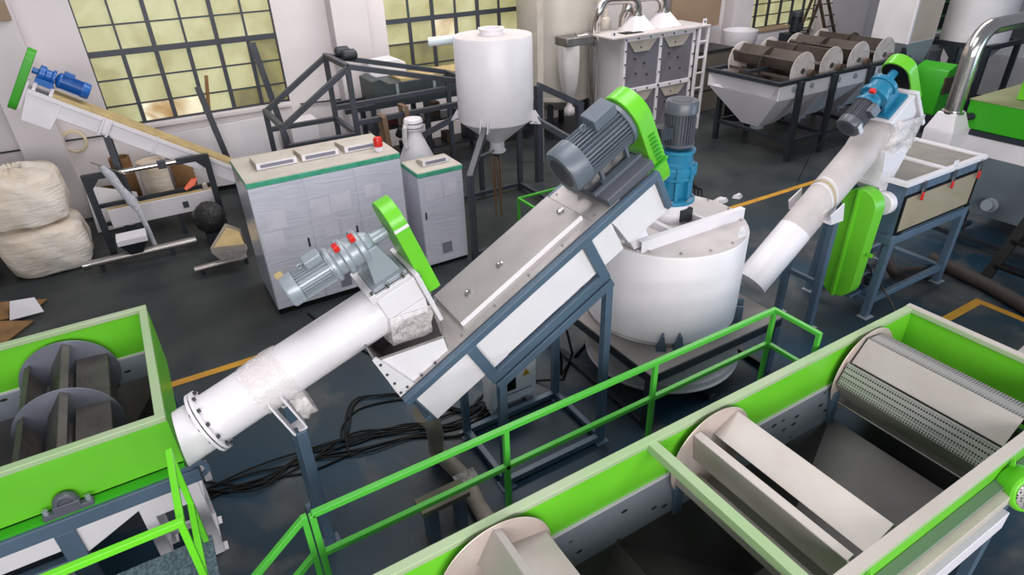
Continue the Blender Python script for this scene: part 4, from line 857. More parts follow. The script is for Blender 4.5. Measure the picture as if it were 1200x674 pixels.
t = thing('portal_frame', 'dark blue-grey portal frame with a chromed roller shaft, beside the stacked bulk bags', 'frame', (-.15, 12.45, 0))
for x_ in (-1.12, .8): MB().box(x_-.055, x_+.055, 12.4, 12.5, 0, 1.48).build('post', dsteel, t, .006)
MB().box(-1.12, -.6, 12.405, 12.495, 1.38, 1.48).build('top_beam', dsteel, t, .006); MB().box(.3, .8, 12.405, 12.495, 1.38, 1.48).build('top_beam', dsteel, t, .006)
for x_, sx in ((-1.07,1),(.75,-1)): MB().prism([V(x_,12.41,1.38),V(x_+sx*.14,12.41,1.38),V(x_,12.41,1.22)], (0,.08,0)).build('corner_gusset', dsteel, t)
MB().tube((-.68,12.45,1.43), (.4,12.45,1.43), .045).build('roller_shaft', chrome, t)
MB().box(.0,.14,12.39,12.51,1.36,1.5).build('shaft_clamp', charcoal, t, .01)
for x_, z_ in ((-.52,.75),(.55,.4)): MB().bar((-1.1,12.9,z_),(.8,12.9,z_),.07,.07).build('cross_rail', dsteel, t)
m = MB(); m.sweep([V(-.82,12.3,1.62),V(-.74,12.3,1.45),V(-.66,12.28,1.2),V(-.56,12.26,.95),V(-.5,12.2,.75),V(-.46,12.15,.3),V(-.44,12.12,.0)], .06, 12, [.05,.08,.06,.09,.05,.04,.04]); o = m.build('foil_wrapped_bar', foil, None, ang=60, loc=V(-.44,12.12,0)); tag(o, 'crumpled silver foil-wrapped bar leaning on the dark portal frame', 'bar')
m = MB(); m.bar((-.95,12.3,1.72),(-.5,12.32,1.4),.05,.012); MB; tag(m.build('chrome_strip', chrome, None, loc=V(-.5,12.32,1.4)), 'short chrome strip across the top of the foil-wrapped bar', 'strip')
t = thing('chip_trough', 'low pale trough topped with yellowish chips, behind the dark portal frame', 'trough', (-.2, 12.75, 0))
MB().prism([V(-1.0,12.62,.4),V(.78,12.62,.4),V(.78,12.62,.74),V(-1.0,12.62,.74)], (0,.11,0)).build('trough_wall', offwhite, t, .01)
MB().box(-1.0,.78,12.64,12.74,.70,.755).build('chip_layer', tan, t)
for x_ in (-.8,.1,.65): MB().box(x_-.04,x_+.04,12.63,12.72,0,.4).build('leg', dsteel, t)
MB().box(.2,.3,12.6,12.62,.5,.62).build('hook_bracket', charcoal, t)
m = MB(); m.prism([V(.33,12.68,.79),V(.5,12.70,.86),V(.58,12.72,.98),V(.47,12.73,.98),V(.3,12.7,.84)], (0,.03,0)); tag(m.build('orange_tool', orange, None, .008, loc=V(.4,12.68,.755)), 'orange tool lying on the chip-covered trough', 'tool')
tag(MB().lathe((.66,12.69,.755), Z, [(.04,0),(.045,.02),(.045,.1),(.03,.12)], 16).build('paper_cup', cream, None, loc=V(.66,12.69,.755)), 'small cream cup beside the orange tool on the chip trough', 'cup')
# rolls against the wall
for k, (x_, y_, r, h, m_, lab) in enumerate(((-1.02,14.3,.2,.62,card,'brown cardboard roll core on the floor below the hose coil'),(-.62,14.45,.19,1.15,card,'tall brown roll core beside the conveyor leg'),(-.1,14.0,.26,1.1,bag,'fat pale roll standing behind the portal frame'),(.42,14.2,.2,1.0,card,'dim brown roll behind the tan conveyor lid'),(-2.27,14.25,.22,.75,card,'dark brown roll core standing at the foot of the pilaster'))):
    o = MB().pipe((x_,y_,0),(x_,y_,h), r, .03).build('material_roll', m_, None, loc=V(x_,y_,0)); tag(o, lab, 'roll', 'rolls along the back wall')
    MB().tube((x_,y_,.0),(x_,y_,h-.05), r-.032).build('roll_filling', wood if m_ is card else m_, o)
tag(MB().prism([V(-3.3,13.9,0),V(-2.55,13.9,0),V(-2.75,13.95,1.15),V(-3.2,13.95,1.25)], (0,.5,0)).build('beige_bale', cream, None, .05, loc=V(-3,14.1,0)), 'beige bale at the left edge behind the bulk bags', 'bale')
m = MB()
for k in range(3):
    m.sweep([V(-1.27+.18*(1+.08*k)*math.cos(a_*PI/12), 14.9+.012*k, 1.47-.19*(1+.1*k)*math.sin(a_*PI/12)) for a_ in range(24)]+[V(-1.27+.18*(1+.08*k), 14.9+.012*k, 1.47)], .013, 8)
tag(m.build('hose_coil', cream_hose, None, loc=V(-1.27,14.9,1.25)), 'coil of cream hose hanging on the back wall', 'hose')
m = MB(); m.plate([(-1.35,13.6,.02),(-.5,13.65,.02),(-.5,13.8,.6),(-1.3,13.85,.9)], .02)
tag(m.build('plastic_sheet', offwhite, None, loc=V(-.8,13.8,0)), 'pale plastic sheet leaning behind the upper bulk bag', 'sheet')
m = MB(); m.plate([(.3,14.55,.15),(2.55,14.6,.05),(2.5,14.72,1.42),(.2,14.75,1.36)], .04)
tag(m.build('partition_sheet', offwhite, None, .01, loc=V(1.4,14.65,.1)), 'large white panel leaning below the first window', 'panel')
m = MB(); m.box(2.75,3.35,14.3,14.75,.0,1.3); tag(m.build('white_box', white, None, .02, loc=V(3.05,14.5,0)), 'small white box standing right of the leaning white panel', 'box')
# dark boards in front of the window
for x_, x2, z_, lab in ((1.13,1.42,2.3,'dark upright bar below the middle of the first window'),(2.35,2.72,3.0,'tall dark bar in front of the right end of the first window')):
    tag(MB().bar((x_,14.3,z_),(x2,14.2,0),.12,.06,(0,1,0)).build('steel_bar', charcoal, None, loc=V(x2,14.2,0)), lab, 'bar', 'dark bars by the first window')
tag(MB().bar((1.28,15.05,1.6),(1.42,15.09,2.35),.07,.03,(0,1,0)).build('wooden_stick', card, None, loc=V(1.28,15.05,1.6)), 'brown wooden stick propped on the sill of the first window', 'stick')
tag(MB().box(-2.0,-1.45,14.5,14.6,3.75,4.6).build('junction_box', board, None, .01, loc=V(-1.7,14.55,3.75)), 'brownish box high on the wall at the top left corner', 'box')
# bulk bags
def bulk_bag(c, sx, sy, h, seed, mouth, label):
    r = random.Random(seed); m = MB(); n = 48; loops = []; zs = [0,.03,.12,.25,.4,.55,.7,.82,.9,.96,1.0]
    for iz, zf in enumerate(zs):
        bulge = .9+.16*math.sin(PI*min(1,zf*1.02))**.6; ring = []
        for k in range(n):
            a_ = 2*PI*k/n; p = 3.2; ca, sa = math.cos(a_), math.sin(a_)
            rad = (abs(ca)**p+abs(sa)**p)**(-1/p)*bulge*(1 if zf < .9 else 1-.35*(zf-.9)/.1)
            rad *= 1+.018*math.sin(a_*7+zf*9+seed)+.014*math.sin(a_*13-zf*21+seed*2)
            ring.append(V(c[0]+sx/2*rad*ca, c[1]+sy/2*rad*sa, c[2]+h*zf+(.02*math.sin(a_*5+seed) if 0 < zf else 0)))
        loops.append(ring)
    if mouth:
        for q, (s_, dz) in enumerate(((.62,.04),(.5,.05),(.42,-.02),(.28,-.10),(.1,-.14))):
            loops.append([V(c[0]-.02+(p.x-c[0])*s_, c[1]+(p.y-c[1])*s_, c[2]+h+dz+.05*r.uniform(-1,1)*(q < 3)) for p in loops[10]])
    m.loft(*loops); o = m.build('bulk_bag', bag, None, ang=75, loc=V(*c))
    sb = o.modifiers.new('sub', 'SUBSURF'); sb.levels = 2; sb.render_levels = 2
    tx = bpy.data.textures.new('wrinkle_texture', 'CLOUDS'); tx.noise_scale = .22; dp = o.modifiers.new('wrinkle', 'DISPLACE'); dp.texture = tx; dp.strength = .035; dp.mid_level = .5
    return tag(o, label, 'bulk bag', 'white bulk bags')
bulk_bag((-2.03,12.68,0), 1.24, 1.26, .84, 2, False, 'white woven bulk bag at the bottom of the stack beside the portal frame')
bulk_bag((-2.08,12.7,.86), 1.2, 1.22, .86, 5, True, 'wrinkled open-mouthed bulk bag on top of the stack')
bulk_bag((-3.42,12.5,0), 1.2, 1.2, .8, 9, False, 'white bulk bag half cut off by the left edge, beside the stack')
# feed screws on the floor
t = thing('feed_screw', 'polished feed screw tube with a square hopper, lying before the bulk bags', 'feed screw', (-.6, 11.78, 0))
MB().tube((-1.5,11.78,.17),(.22,11.78,.17), .065).build('tube', stain, t); MB().tube((-1.56,11.78,.17),(-1.45,11.78,.17), .078).build('end_cap', chrome, t)
MB().loft([V(-.96,11.6,.52),V(-.5,11.6,.52),V(-.5,11.98,.52),V(-.96,11.98,.52)], [V(-.96,11.6,.43),V(-.5,11.6,.43),V(-.5,11.98,.43),V(-.96,11.98,.43)]).build('hopper_rim', white, t)
MB().loft([V(-.95,11.61,.44),V(-.51,11.61,.44),V(-.51,11.97,.44),V(-.95,11.97,.44)], [V(-.82,11.7,.2),V(-.64,11.7,.2),V(-.64,11.86,.2),V(-.82,11.86,.2)]).build('hopper', dsteel, t)
for x_ in (-1.3,-.2): MB().box(x_-.03,x_+.03,11.72,11.84,0,.11).build('foot', dsteel, t)
m = MB(); n = 24; loops = []
for q in range(9):
    th = PI*q/8; loops.append([V(.55+.28*math.sin(th)*math.cos(2*PI*k/n)*random.uniform(.93,1.07), 11.85+.28*math.sin(th)*math.sin(2*PI*k/n)*random.uniform(.93,1.07), .5-.3*math.cos(th)*random.uniform(.97,1.03)) for k in range(n)])
m.loft(*loops); m.build('film_wrapped_drive', wrapd, t, ang=50); MB().box(.4,.7,11.7,12.0,0,.25).build('drive_base', dsteel, t)
t = thing('feed_screw', 'feed screw tube with a wide dusty funnel, next to the wide control cabinet', 'feed screw', (.5, 10.68, 0))
MB().tube((.04,10.68,.1),(.88,10.68,.12), .055).build('tube', stain, t)
m = MB(); m.loft([V(.36,10.5,.50),V(.9,10.4,.46),V(.92,11.0,.5),V(.72,11.1,.62)], [V(.36,10.5,.4),V(.9,10.4,.38),V(.92,11.0,.42),V(.72,11.1,.54)], [V(.58,10.6,.15),V(.78,10.6,.15),V(.78,10.76,.15),V(.58,10.76,.15)], cap=False); m.build('funnel', cream, t)
MB().plate([(.4,10.52,.47),(.88,10.44,.44),(.89,10.98,.47),(.72,11.05,.56)], .01).build('dusty_fill', tan, t)
m = MB(); m.loft([V(.35,10.49,.42),V(.91,10.39,.4),V(.93,11.0,.44),V(.71,11.11,.56)], [V(.5,10.55,.16),V(.82,10.55,.12),V(.84,10.8,.14),V(.56,10.8,.16)], cap=False); m.build('film_skirt', wrap, t)
for x_ in (.15,.85): MB().box(x_-.03,x_+.03,10.62,10.74,0,.06).build('foot', dsteel, t)
# cardboard on the floor
for k, (pts, m_, lab, nm) in enumerate((([(-3.0,10.5,.16),(-2.75,11.1,.2),(-2.1,11.15,.02),(-2.3,10.8,.02)], card, 'brown cardboard sheet on the floor below the bulk bags, upper one', 'cardboard_sheet'), ([(-3.0,9.9,.02),(-2.7,10.6,.12),(-2.25,10.5,.02),(-2.6,10.0,.02)], card, 'brown cardboard sheet on the floor below the bulk bags, lower one', 'cardboard_sheet'), ([(-2.55,10.65,.05),(-2.5,10.9,.24),(-2.2,10.92,.2),(-2.12,10.68,.04)], white, 'white foam piece between the two cardboard sheets', 'foam_piece'))):
    c_ = sum((Vector(p) for p in pts), V(0,0,0))/4; m = MB(); mid = [Vector(p) for p in pts]
    m.plate(mid, .02 if m_ is card else .03); tag(m.build(nm, m_, None, loc=V(c_.x,c_.y,0)), lab, 'cardboard' if m_ is card else 'foam', 'cardboard on the floor' if m_ is card else None) if m_ is card else tag(m.build(nm, m_, None, loc=V(c_.x,c_.y,0)), lab, 'foam')

# ================================================================ FLOOR CLUTTER
rc = random.Random(11)
for k in range(11):
    pts = [V(-.6,5.62,0),V(-.05,5.46,0),V(.45,5.42,0),V(1.05,5.38,0),V(1.6,5.25,0),V(2.1,5.05,0),V(2.6,5.2,0)]
    if k > 7: pts = [V(.9,5.3,0),V(1.0,5.6,0),V(1.3,5.95,0),V(1.9,5.7,0),V(2.3,5.2,0),V(2.8,5.3,0)]
    pts = [p+V(0, rc.uniform(-.15,.15)+(k-5)*.02, .014+.011*(k%3)) for p in pts]; sm = []
    for a_ in range(len(pts)-1):
        p0, p1, p2, p3 = pts[max(0,a_-1)], pts[a_], pts[a_+1], pts[min(len(pts)-1,a_+2)]
        for q in range(6):
            tt = q/6; sm.append(.5*((2*p1)+(p2-p0)*tt+(2*p0-5*p1+4*p2-p3)*tt*tt+(3*p1-p0-3*p2+p3)*tt**3))
    for p in sm: p.z = max(.012, p.z)
    o = MB().sweep(sm, .012, 7).build('power_cable', black, None, loc=pts[0]); tag(o, 'black power cable in the tangle on the floor under the left screw conveyor', 'cable', 'black cables on the floor')
tag(MB().sweep([V(3.1,5.9,1.1),V(3.0,5.75,.5),V(2.6,5.6,.02),V(2.0,6.2,.015),V(1.5,7.5,.015),V(1.3,8.4,.015)], .013, 8).build('power_cable', black, None, loc=V(2,6.2,0)), 'single black cable running from the trough conveyor to the cabinets', 'cable')
for k in range(4):
    pts = [V(10.4-k*.3,9.6-.15*k,.015),V(9.6,8.9-.1*k,.015),V(8.8+.1*k,8.1,.015),V(8.1,7.3+.1*k,.015),V(7.4,6.6,.015)]
    tag(MB().sweep(pts, .016, 7).build('power_cable', black, None, loc=pts[0]), 'black cable trailing across the dark floor beyond the round tank', 'cable', 'black cables beyond the round tank')
m = MB(); hp_ = [V(1.46,4.3,1.05),V(1.6,4.45,.75),V(1.68,4.62,.4),V(1.70,4.7,.12),V(1.74,4.5,.09),V(1.79,4.2,.09),V(1.74,3.85,.09),V(1.72,3.3,.09)]
tag(m.sweep(hp_, .085, 16).build('drain_hose', hosem, None, loc=V(1.75,4.2,0)), 'thick grey-brown hose dropping from the trough conveyor to the floor', 'hose')
tag(MB().obox(V(1.76,4.12,.0),X,Y,Z,-.11,.12,-.07,.08,.178,.2).build('paper_scrap', mat('newsprint', srgb(196,192,186), .8, 0, srgb(120,118,116), 30, .3), None, loc=V(1.76,4.12,.178)), 'printed paper scrap on the thick grey-brown hose', 'paper')
t = thing('low_bench', 'low dusty bench on blue-grey legs behind the long green guard rail', 'bench', (1.45, 3.85, 0))
MB().box(1.14,1.62,3.72,3.92,.40,.46).build('top', mat('worn_olive_plank', srgb(120,116,98), .7, 0, srgb(92,90,76), 3, .5), t, .006); MB().box(1.2,1.3,3.74,3.9,0,.40).build('leg', bluegrey, t); MB().box(1.5,1.58,3.74,3.9,0,.40).build('leg', bluegrey, t)
t = thing('electrical_box', 'small white electrical box with a yellow warning triangle, under the inclined trough', 'box', (2.8, 4.98, 0))
MB().box(2.5,3.12,4.92,5.12,.12,.66).build('box_body', white, t, .015)
MB().box(2.72,2.84,4.914,4.921,.30,.52).build('dark_window', black, t)
MB().prism([V(2.93,4.915,.44),V(3.03,4.915,.44),V(2.98,4.915,.53)], (0,.005,0)).build('warning_triangle', yellow, t)
MB().prism([V(2.972,4.913,.455),V(2.988,4.913,.455),V(2.978,4.913,.50)], (0,.002,0)).build('triangle_mark', black, t)
MB().box(2.7,3.05,4.915,4.921,.24,.255).build('text_line', grille, t)
for x_ in (2.55,3.05): MB().box(x_-.03,x_+.03,4.94,5.1,0,.12).build('leg', offwhite, t)
for pts, lab in (([V(3.45,5.0,.8),V(3.5,4.95,.4),V(3.6,5.1,.05),V(3.9,5.3,.02),V(4.3,5.5,.02)],'black cable hanging between the trough stand and the round tank'),([V(3.6,5.05,.9),V(3.62,4.9,.5),V(3.5,4.9,.15),V(3.3,5.2,.02),V(2.9,5.5,.02)],'black cable looping down beside the electrical box')):
    tag(MB().sweep(pts, .016, 8).build('hanging_cable', black, None, loc=V(pts[0].x,pts[0].y,0)), lab, 'cable', 'cables by the round tank')

# ================================================================ RIGHT BACK: WASHING BATH WITH DRUMS
t = thing('drum_washing_bath', 'long white washing bath with stained paddle drums on dark legs, in the back', 'washing tank', (14.2, 9.85, 0))
x0, x1, ya, yb_, zt_ = 11.85, 16.5, 8.85, 10.87, 1.83
rm = MB()
rm.box(x0,x1,ya-.05,ya+.05,zt_-.09,zt_); rm.box(x0,x1,yb_-.05,yb_+.05,zt_-.09,zt_); rm.box(x0-.05,x0+.05,ya-.05,yb_+.05,zt_-.09,zt_); rm.box(x1-.05,x1+.05,ya-.05,yb_+.05,zt_-.09,zt_); rm.build('rim_frame', dsteel, t, .008)
dw = mat('bath_white_paint', srgb(228,225,230), .45, 0, srgb(214,210,216), 1, .5)
MB().box(x0+.02,x1,ya,ya+.03,1.42,zt_-.08).build('side_panel', dw, t); MB().box(x0+.02,x1,yb_-.03,yb_,1.42,zt_-.08).build('side_panel', dw, t)
yc_ = (ya+yb_)/2
MB().plate([(x0,ya,zt_-.08),(x0,yb_,zt_-.08),(x0+.3,yc_+.45,1.2),(x0+.3,yc_-.45,1.2)], .02).build('end_panel', dw, t)
nb = 3; bl = (x1-x0)/nb
for k in range(nb):
    a, b = x0+bl*k+.02, x0+bl*(k+1)-.02; c_ = (a+b)/2
    MB().loft([V(a,ya+.01,1.44),V(b,ya+.01,1.44),V(b,yb_-.01,1.44),V(a,yb_-.01,1.44)], [V(c_-.28,yc_-.25,.62),V(c_+.28,yc_-.25,.62),V(c_+.28,yc_+.25,.62),V(c_-.28,yc_+.25,.62)], cap=False).build('hopper_bottom', dw, t)
    MB().lathe((c_,yc_,.62), -Z, [(.16,0),(.16,.12),(.05,.14),(.05,.24)], 18).build('drain_outlet', lgrey, t)
    for q in (.3,.7): MB().lathe((a+(b-a)*q,ya-.002,1.62), -Y, [(.06,0),(.06,.03),(.03,.04)], 16).build('side_handle', lgrey, t)
for xx in (12.45,13.6,14.95,16.35):
    for yy in (ya-.09, yb_+.07): MB().box(xx-.055, xx+.055, yy-.055, yy+.055, 0, zt_-.05).build('leg', dsteel, t)
    MB().box(xx-.05, xx+.05, ya-.09, yb_+.07, .42, .5).build('cross_beam', dsteel, t)
for yy in (ya-.09, yb_+.07): MB().box(12.45,16.35,yy-.04,yy+.04,.42,.5).build('long_beam', dsteel, t)
paled = mat('chalky_disc_steel', srgb(224,216,214), .6, 0, srgb(190,176,168), 4, .5)
sd = mat('brown_stained_drum_steel', srgb(96,86,80), .5, .4, srgb(70,60,54), 2, .5)
for k in range(4):
    xx = 12.72+k*.99; d = drum(t, 'paddle_drum', xx, 1.93, .4, ya+.12, yb_-.1, (), .4+k*.5, sd, None, 6)
    for yy, m_ in ((ya+.14,paled),(yc_,sd),(yb_-.14,paled)): MB().lathe((xx,yy,1.93), Y, [(.395,0),(.4,.006),(.395,.012)], 40).build('disc', m_, d)
    MB().lathe((xx+.12,ya+.02,1.88), -Y, [(.09,-.02),(.09,.06),(.05,.07)], 18).build('bearing', wood, d)
MB().box(11.95,16.4,yc_-.05,yc_+.05,1.84,1.9).build('centre_beam', dsteel, t)
tag(MB().sweep([V(8.9,5.0,2.66),V(11.0,7.2,1.0),V(11.3,7.6,.1)], .008, 6).build('thin_cable', dsteel, None, loc=V(11.3,7.6,0)), 'thin dark cable slanting down from the cyan gearmotor to the floor', 'cable')
# bin, wall box, motor, ladder behind the bath
tag(MB().lathe((16.3,13.9,1.05), Z, [(.25,0),(.3,.1),(.5,.55),(.52,.85),(.48,.86),(.45,.6)], 36, True).build('conical_bin', dw, None, loc=V(16.3,13.9,1.05)), 'white conical bin on a stand behind the washing bath', 'bin')
o = bpy.data.objects['conical_bin']; MB().lathe((16.3,13.9,0), Z, [(.3,0),(.3,1.1)], 20).build('stand', dsteel, o)
tag(MB().box(17.2,18.95,14.0,14.5,0,1.72).build('white_counter', dw, None, .02, loc=V(18,14.25,0)), 'long low white cabinet under the ladder window', 'cabinet')
o = bpy.data.objects['white_counter']; MB().box(17.18,18.97,13.97,14.5,1.70,1.75).build('top', board, o)
t = thing('upright_motor', 'small dark upright motor standing behind the washing bath', 'motor', (17.5, 12.9, 0))
MB().box(17.2,17.8,12.6,13.2,0,1.8).build('base', dsteel, t); motor(t, (17.5,12.9,2.4), -Z, -Y, .16, .6, dsteel, dsteel, box=True, eye=False, nf=24)
t = thing('wooden_ladder', 'dark wooden step ladder standing in front of the third window', 'ladder', (19.6, 14.4, 0))
for x_ in (19.1, 19.5):
    pass
for (xa, za, xb, zb_) in ((18.2,0,19.5,2.75),(18.75,0,19.9,2.75),(21.1,.0,19.6,2.75),(21.6,.0,20.0,2.75)):
    MB().bar((xa,13.7,za),(xb,13.88,zb_),.09,.05,(0,1,0)).build('stile', wood, t)
for k in range(6):
    f_ = .2+.13*k; MB().bar((18.2+1.3*f_,13.72,2.75*f_),(18.75+1.15*f_,13.72,2.75*f_),.08,.03).build('step', wood, t); MB().bar((21.1-1.5*f_,13.72,2.75*f_),(21.6-1.6*f_,13.72,2.75*f_),.08,.03).build('step', wood, t)
tag(MB().box(14.0,16.0,14.5,14.56,2.0,4.2).build('brown_board', board, None, .01, loc=V(15,14.5,2.0)), 'large brown board on the wall behind the panelled box', 'board')
for xx in (13.35,):
    t = thing('steel_locker', 'dull brown-grey locker behind the ladder of the panelled box', 'locker', (14.3, 13.1, 0))
    MB().box(13.6,14.9,12.9,13.7,0,1.68).build('body', mat('brown_grey_locker', srgb(120,112,104), .6, .2, srgb(96,88,80), 1.5, .5), t, .015)
    for z_ in (.6,1.2): MB().box(13.59,14.91,12.885,12.9,z_,z_+.03).build('seam', dsteel, t)
    MB().box(13.56,14.94,12.86,13.72,1.66,1.7).build('top_edge', dsteel, t)
tag(MB().lathe((14.2,11.9,0), Z, [(.25,0),(.28,.02),(.28,.75),(.24,.8),(.1,.82)], 24).build('black_drum', black, None, loc=V(14.2,11.9,0)), 'black drum on the floor beside the brown-grey locker', 'drum')

# ================================================================ FAR RIGHT: BIG SILO, CHUTE, GREEN MACHINE
t = thing('hopper_silo', 'big pale silo on a dark frame at the top right corner', 'silo', (19.4, 8.85, 0))
c = V(19.4,8.85,0)
MB().lathe(c+Z*.85, Z, [(.13,0),(.13,.25),(.74,1.0),(.77,1.02),(.77,4.0)], 56).build('silo_body', offwhite, t)
MB().lathe(c+Z*.84, Z, [(.15,0),(.16,.02),(.16,.24),(.75,.99),(.2,.27)], 40, False).build('cone_skin', lgrey, t)
for z_ in (1.85,.08):
    m = MB()
    for a_, b_ in (((18.65,8.1),(20.15,8.1)),((18.65,9.6),(20.15,9.6)),((18.65,8.1),(18.65,9.6)),((20.15,8.1),(20.15,9.6))): m.bar((a_[0],a_[1],z_),(b_[0],b_[1],z_),.12,.12)
    m.build('ring_frame', dsteel, t)
for xx, yy in ((18.65,9.6),(20.15,9.6),(18.65,8.1),(20.15,8.1),(18.65,8.85)): MB().box(xx-.06,xx+.06,yy-.06,yy+.06,0,1.85).build('leg', dsteel, t)
m = MB(); m.obox(c+Z*2.0, V(-.9,-.43,0), V(.43,-.9,0), Z, .76,.86,-.12,-.1,-.14,.1); m.obox(c+Z*2.0, V(-.9,-.43,0), V(.43,-.9,0), Z, .76,.86,.1,.12,-.14,.1); m.build('support_lug', white, t)
t = thing('square_chute', 'tall square white chute with a tapered steel bottom, left of the big silo', 'chute', (17.5, 9.66, 0))
MB().box(16.9,18.1,9.17,10.15,2.0,5.0).build('chute_body', offwhite, t, .01)
MB().box(16.88,16.93,9.14,9.2,2.0,5.0).build('corner_trim', white, t); MB().plate([(17.02,9.165,2.05),(18.05,9.165,2.05),(18.05,9.165,5),(17.02,9.165,5)], .01).build('stained_face', mat('stained_beige_face', srgb(206,194,186), .5, 0, srgb(180,158,140), .8, .4), t)
MB().loft([V(16.9,9.17,2.0),V(18.1,9.17,2.0),V(18.1,10.15,2.0),V(16.9,10.15,2.0)], [V(17.3,9.17,1.3),V(17.8,9.17,1.3),V(17.8,9.9,1.3),V(17.3,9.9,1.3)]).build('tapered_bottom', lgrey, t)
for xx, yy in ((17.0,9.25),(18.0,9.25),(17.0,10.05),(18.0,10.05)): MB().box(xx-.05,xx+.05,yy-.05,yy+.05,0,2.0).build('leg', dsteel, t)
t = thing('green_hood_machine', 'dim machine with a round green hood under the square white chute', 'machine', (17.3, 8.5, 0))
MB().prism([V(16.95,8.1,.45),V(17.95,8.1,.45),V(17.95,8.1,1.15),V(17.75,8.1,1.5),V(17.4,8.1,1.62),V(17.1,8.1,1.5),V(16.95,8.1,1.1)], (0,.8,0)).build('green_hood', gdark, t, .02)
MB().box(17.02,17.6,8.06,8.12,.95,1.35).build('chip_opening', wood, t); MB().box(16.9,18.0,8.1,8.9,0,.45).build('base', dsteel, t)
t = thing('grey_blower', 'grey boxy blower housing standing inside the big silo frame', 'blower', (19.3, 9.9, 0))
MB().prism([V(19.0,9.75,0),V(20.1,9.75,0),V(20.1,9.75,.8),V(19.8,9.75,1.5),V(19.2,9.75,1.5),V(19.0,9.75,.7)], (0,.6,0)).build('housing', lgrey, t, .04); MB().box(19.3,19.9,9.9,10.3,1.45,1.9).build('inlet', offwhite, t)
for x_, y_, lab in ((21.8,8.2,'white sloped machine cover in the far right background'),(23.2,10.2,'pale grey sloped machine cover furthest back at the right')):
    tag(MB().prism([V(x_,y_,0),V(x_+1.6,y_,0),V(x_+1.6,y_,.9),V(x_+.9,y_,1.4),V(x_,y_,1.2)], (0,1.2,0)).build('machine_cover', offwhite, None, .03, loc=V(x_+.8,y_+.6,0)), lab, 'machine', 'covers in the far background')
t = thing('green_white_machine', 'large green-topped white machine with a grey lower body, at the right edge', 'machine', (12.6, 3.3, 0))
xa, xb, ya, yb_ = 11.6, 14.2, 1.5, 5.05
MB().box(xa,xb,ya,yb_,1.8,2.26).build('green_body', gdark, t, .015)
MB().box(xa-.01,xb,ya,yb_+.01,2.25,2.27).build('top_sheet', mat('olive_dusty_top', srgb(150,150,112), .6, 0, srgb(128,132,92), 2, .5), t)
MB().box(xa-.03,xb,ya,yb_+.03,1.72,1.8).build('dark_band', dsteel, t)
MB().box(xa-.01,xb,ya,yb_+.01,1.42,1.72).build('white_band', offwhite, t, .01)
MB().loft([V(xa,ya,1.42),V(xb,ya,1.42),V(xb,yb_,1.42),V(xa,yb_,1.42)], [V(xa+.35,ya,.35),V(xb,ya,.35),V(xb,yb_-.3,.35),V(xa+.35,yb_-.3,.35)]).build('grey_lower_body', mat('smooth_grey_paint', srgb(120,130,138), .3, .1), t)
MB().lathe((xa+.2,4.3,.62), V(-.9,0,.2), [(.12,0),(.12,.06),(.09,.06),(.09,.18),(.07,.18)], 24).build('outlet_flange', lgrey, t)
for yy in (4.7, 2.0): MB().box(xa+.3,xa+.4,yy-.05,yy+.05,0,.4).build('leg', dsteel, t)
MB().box(xa-.35,xa-.25,2.2,4.9,.12,.2).build('base_beam', dsteel, t); MB().box(xa-.33,xa+.4,4.55,4.63,.1,.18).build('base_beam', dsteel, t)
MB().box(xa+.45,xb,2.2,4.6,2.27,2.55).build('green_upper_box', green, t, .01)
MB().lathe((12.25,4.15,2.27), Z, [(.16,0),(.16,.03),(.11,.04),(.11,.8)], 24).build('white_stack', white, t)
MB().loft([V(11.05,4.9,1.82),V(11.55,4.9,1.82),V(11.55,5.35,1.82),V(11.05,5.35,1.82)], [V(11.12,4.97,2.1),V(11.42,4.97,2.1),V(11.42,5.25,2.1),V(11.12,5.25,2.1)]).build('pipe_hood', white, t, .01)
MB().box(11.05,11.6,4.9,5.35,1.45,1.82).build('hood_box', white, t, .01)
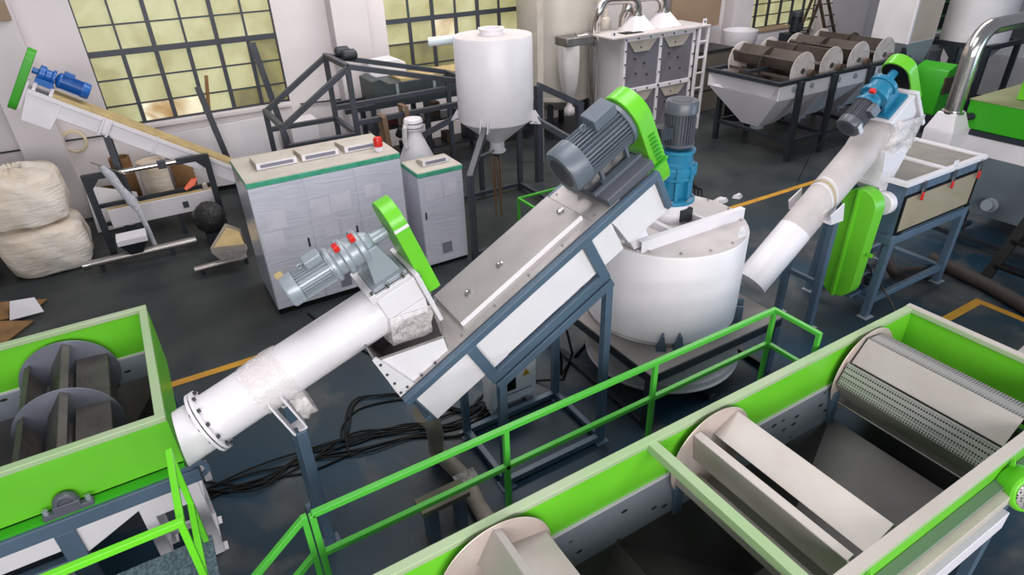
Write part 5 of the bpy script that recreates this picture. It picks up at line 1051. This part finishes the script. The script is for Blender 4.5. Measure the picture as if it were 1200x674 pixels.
m = MB(); m.sweep([V(11.27,5.1,2.08),V(11.27,5.1,2.95)]+arc(V(11.67,5.1,2.95), -X, Z, .4, 0, PI/2, 12)+[V(12.4,5.1,3.36),V(14.5,5.1,3.38)], .125, 28); m.build('steel_pipe', chrome, t)
MB().lathe((11.27,5.1,2.08), Z, [(.16,0),(.16,.04)], 24).build('pipe_flange', chrome, t)
MB().tube((11.52,4.98,2.0),(11.64,4.94,2.0), .06).build('hood_handwheel', dsteel, t)
t = thing('steel_steps', 'black steel steps leaning at the right edge before the grey machine body', 'steps', (10.6, 3.2, 0))
for yy in (3.46, 2.72): MB().bar((10.15,yy,0),(11.35,yy-.05,1.5),.06,.14,Y).build('stringer', black, t)
for k in range(4): MB().box(10.3+.27*k,10.5+.27*k,2.72,3.44,.28+.33*k,.32+.33*k).build('tread', black, t)
MB().sweep
tag(MB().sweep([V(10.25,4.25,.1),V(10.15,3.85,.1),V(10.05,3.3,.1),V(9.85,2.7,.1),V(9.5,1.9,.1)], .1, 14).build('floor_hose', hosed, None, loc=V(10,3.3,0)), 'thick brown hose on the floor beside the steel steps', 'hose')
t = thing('pale_tube_conveyor', 'pale tube end cut off by the right edge behind the right washing tank', 'conveyor', (8.6, 1.9, 0))
MB().tube((7.6,1.72,.62),(9.6,1.9,.62), .3, n=36).build('tube', dusty, t)
for x_ in (7.9,9.2): MB().box(x_-.05,x_+.05,1.7,1.9,0,.36).build('leg', bluegrey, t)

for k, (x_, y_, r_) in enumerate(((9.45,7.95,.2),(9.9,7.9,.15),(9.0,8.6,.26))):
    m = MB(); ring = [V(x_+r_*math.cos(a_*PI/5)*random.uniform(.6,1.2), y_+r_*.6*math.sin(a_*PI/5)*random.uniform(.6,1.2), .004) for a_ in range(10)]
    m.loft(ring, [p.lerp(V(x_,y_,.05),.35)+Z*random.uniform(.02,.06) for p in ring]); tag(m.build('plastic_scrap', (offwhite,offwhite,black)[k], None, loc=V(x_,y_,0)), ('pale plastic scrap on the dark floor beyond the round tank, nearer the tank','small pale plastic scrap farther right on the dark floor beyond the round tank','flat black plastic scrap on the dark floor beyond the round tank')[k], 'scrap')
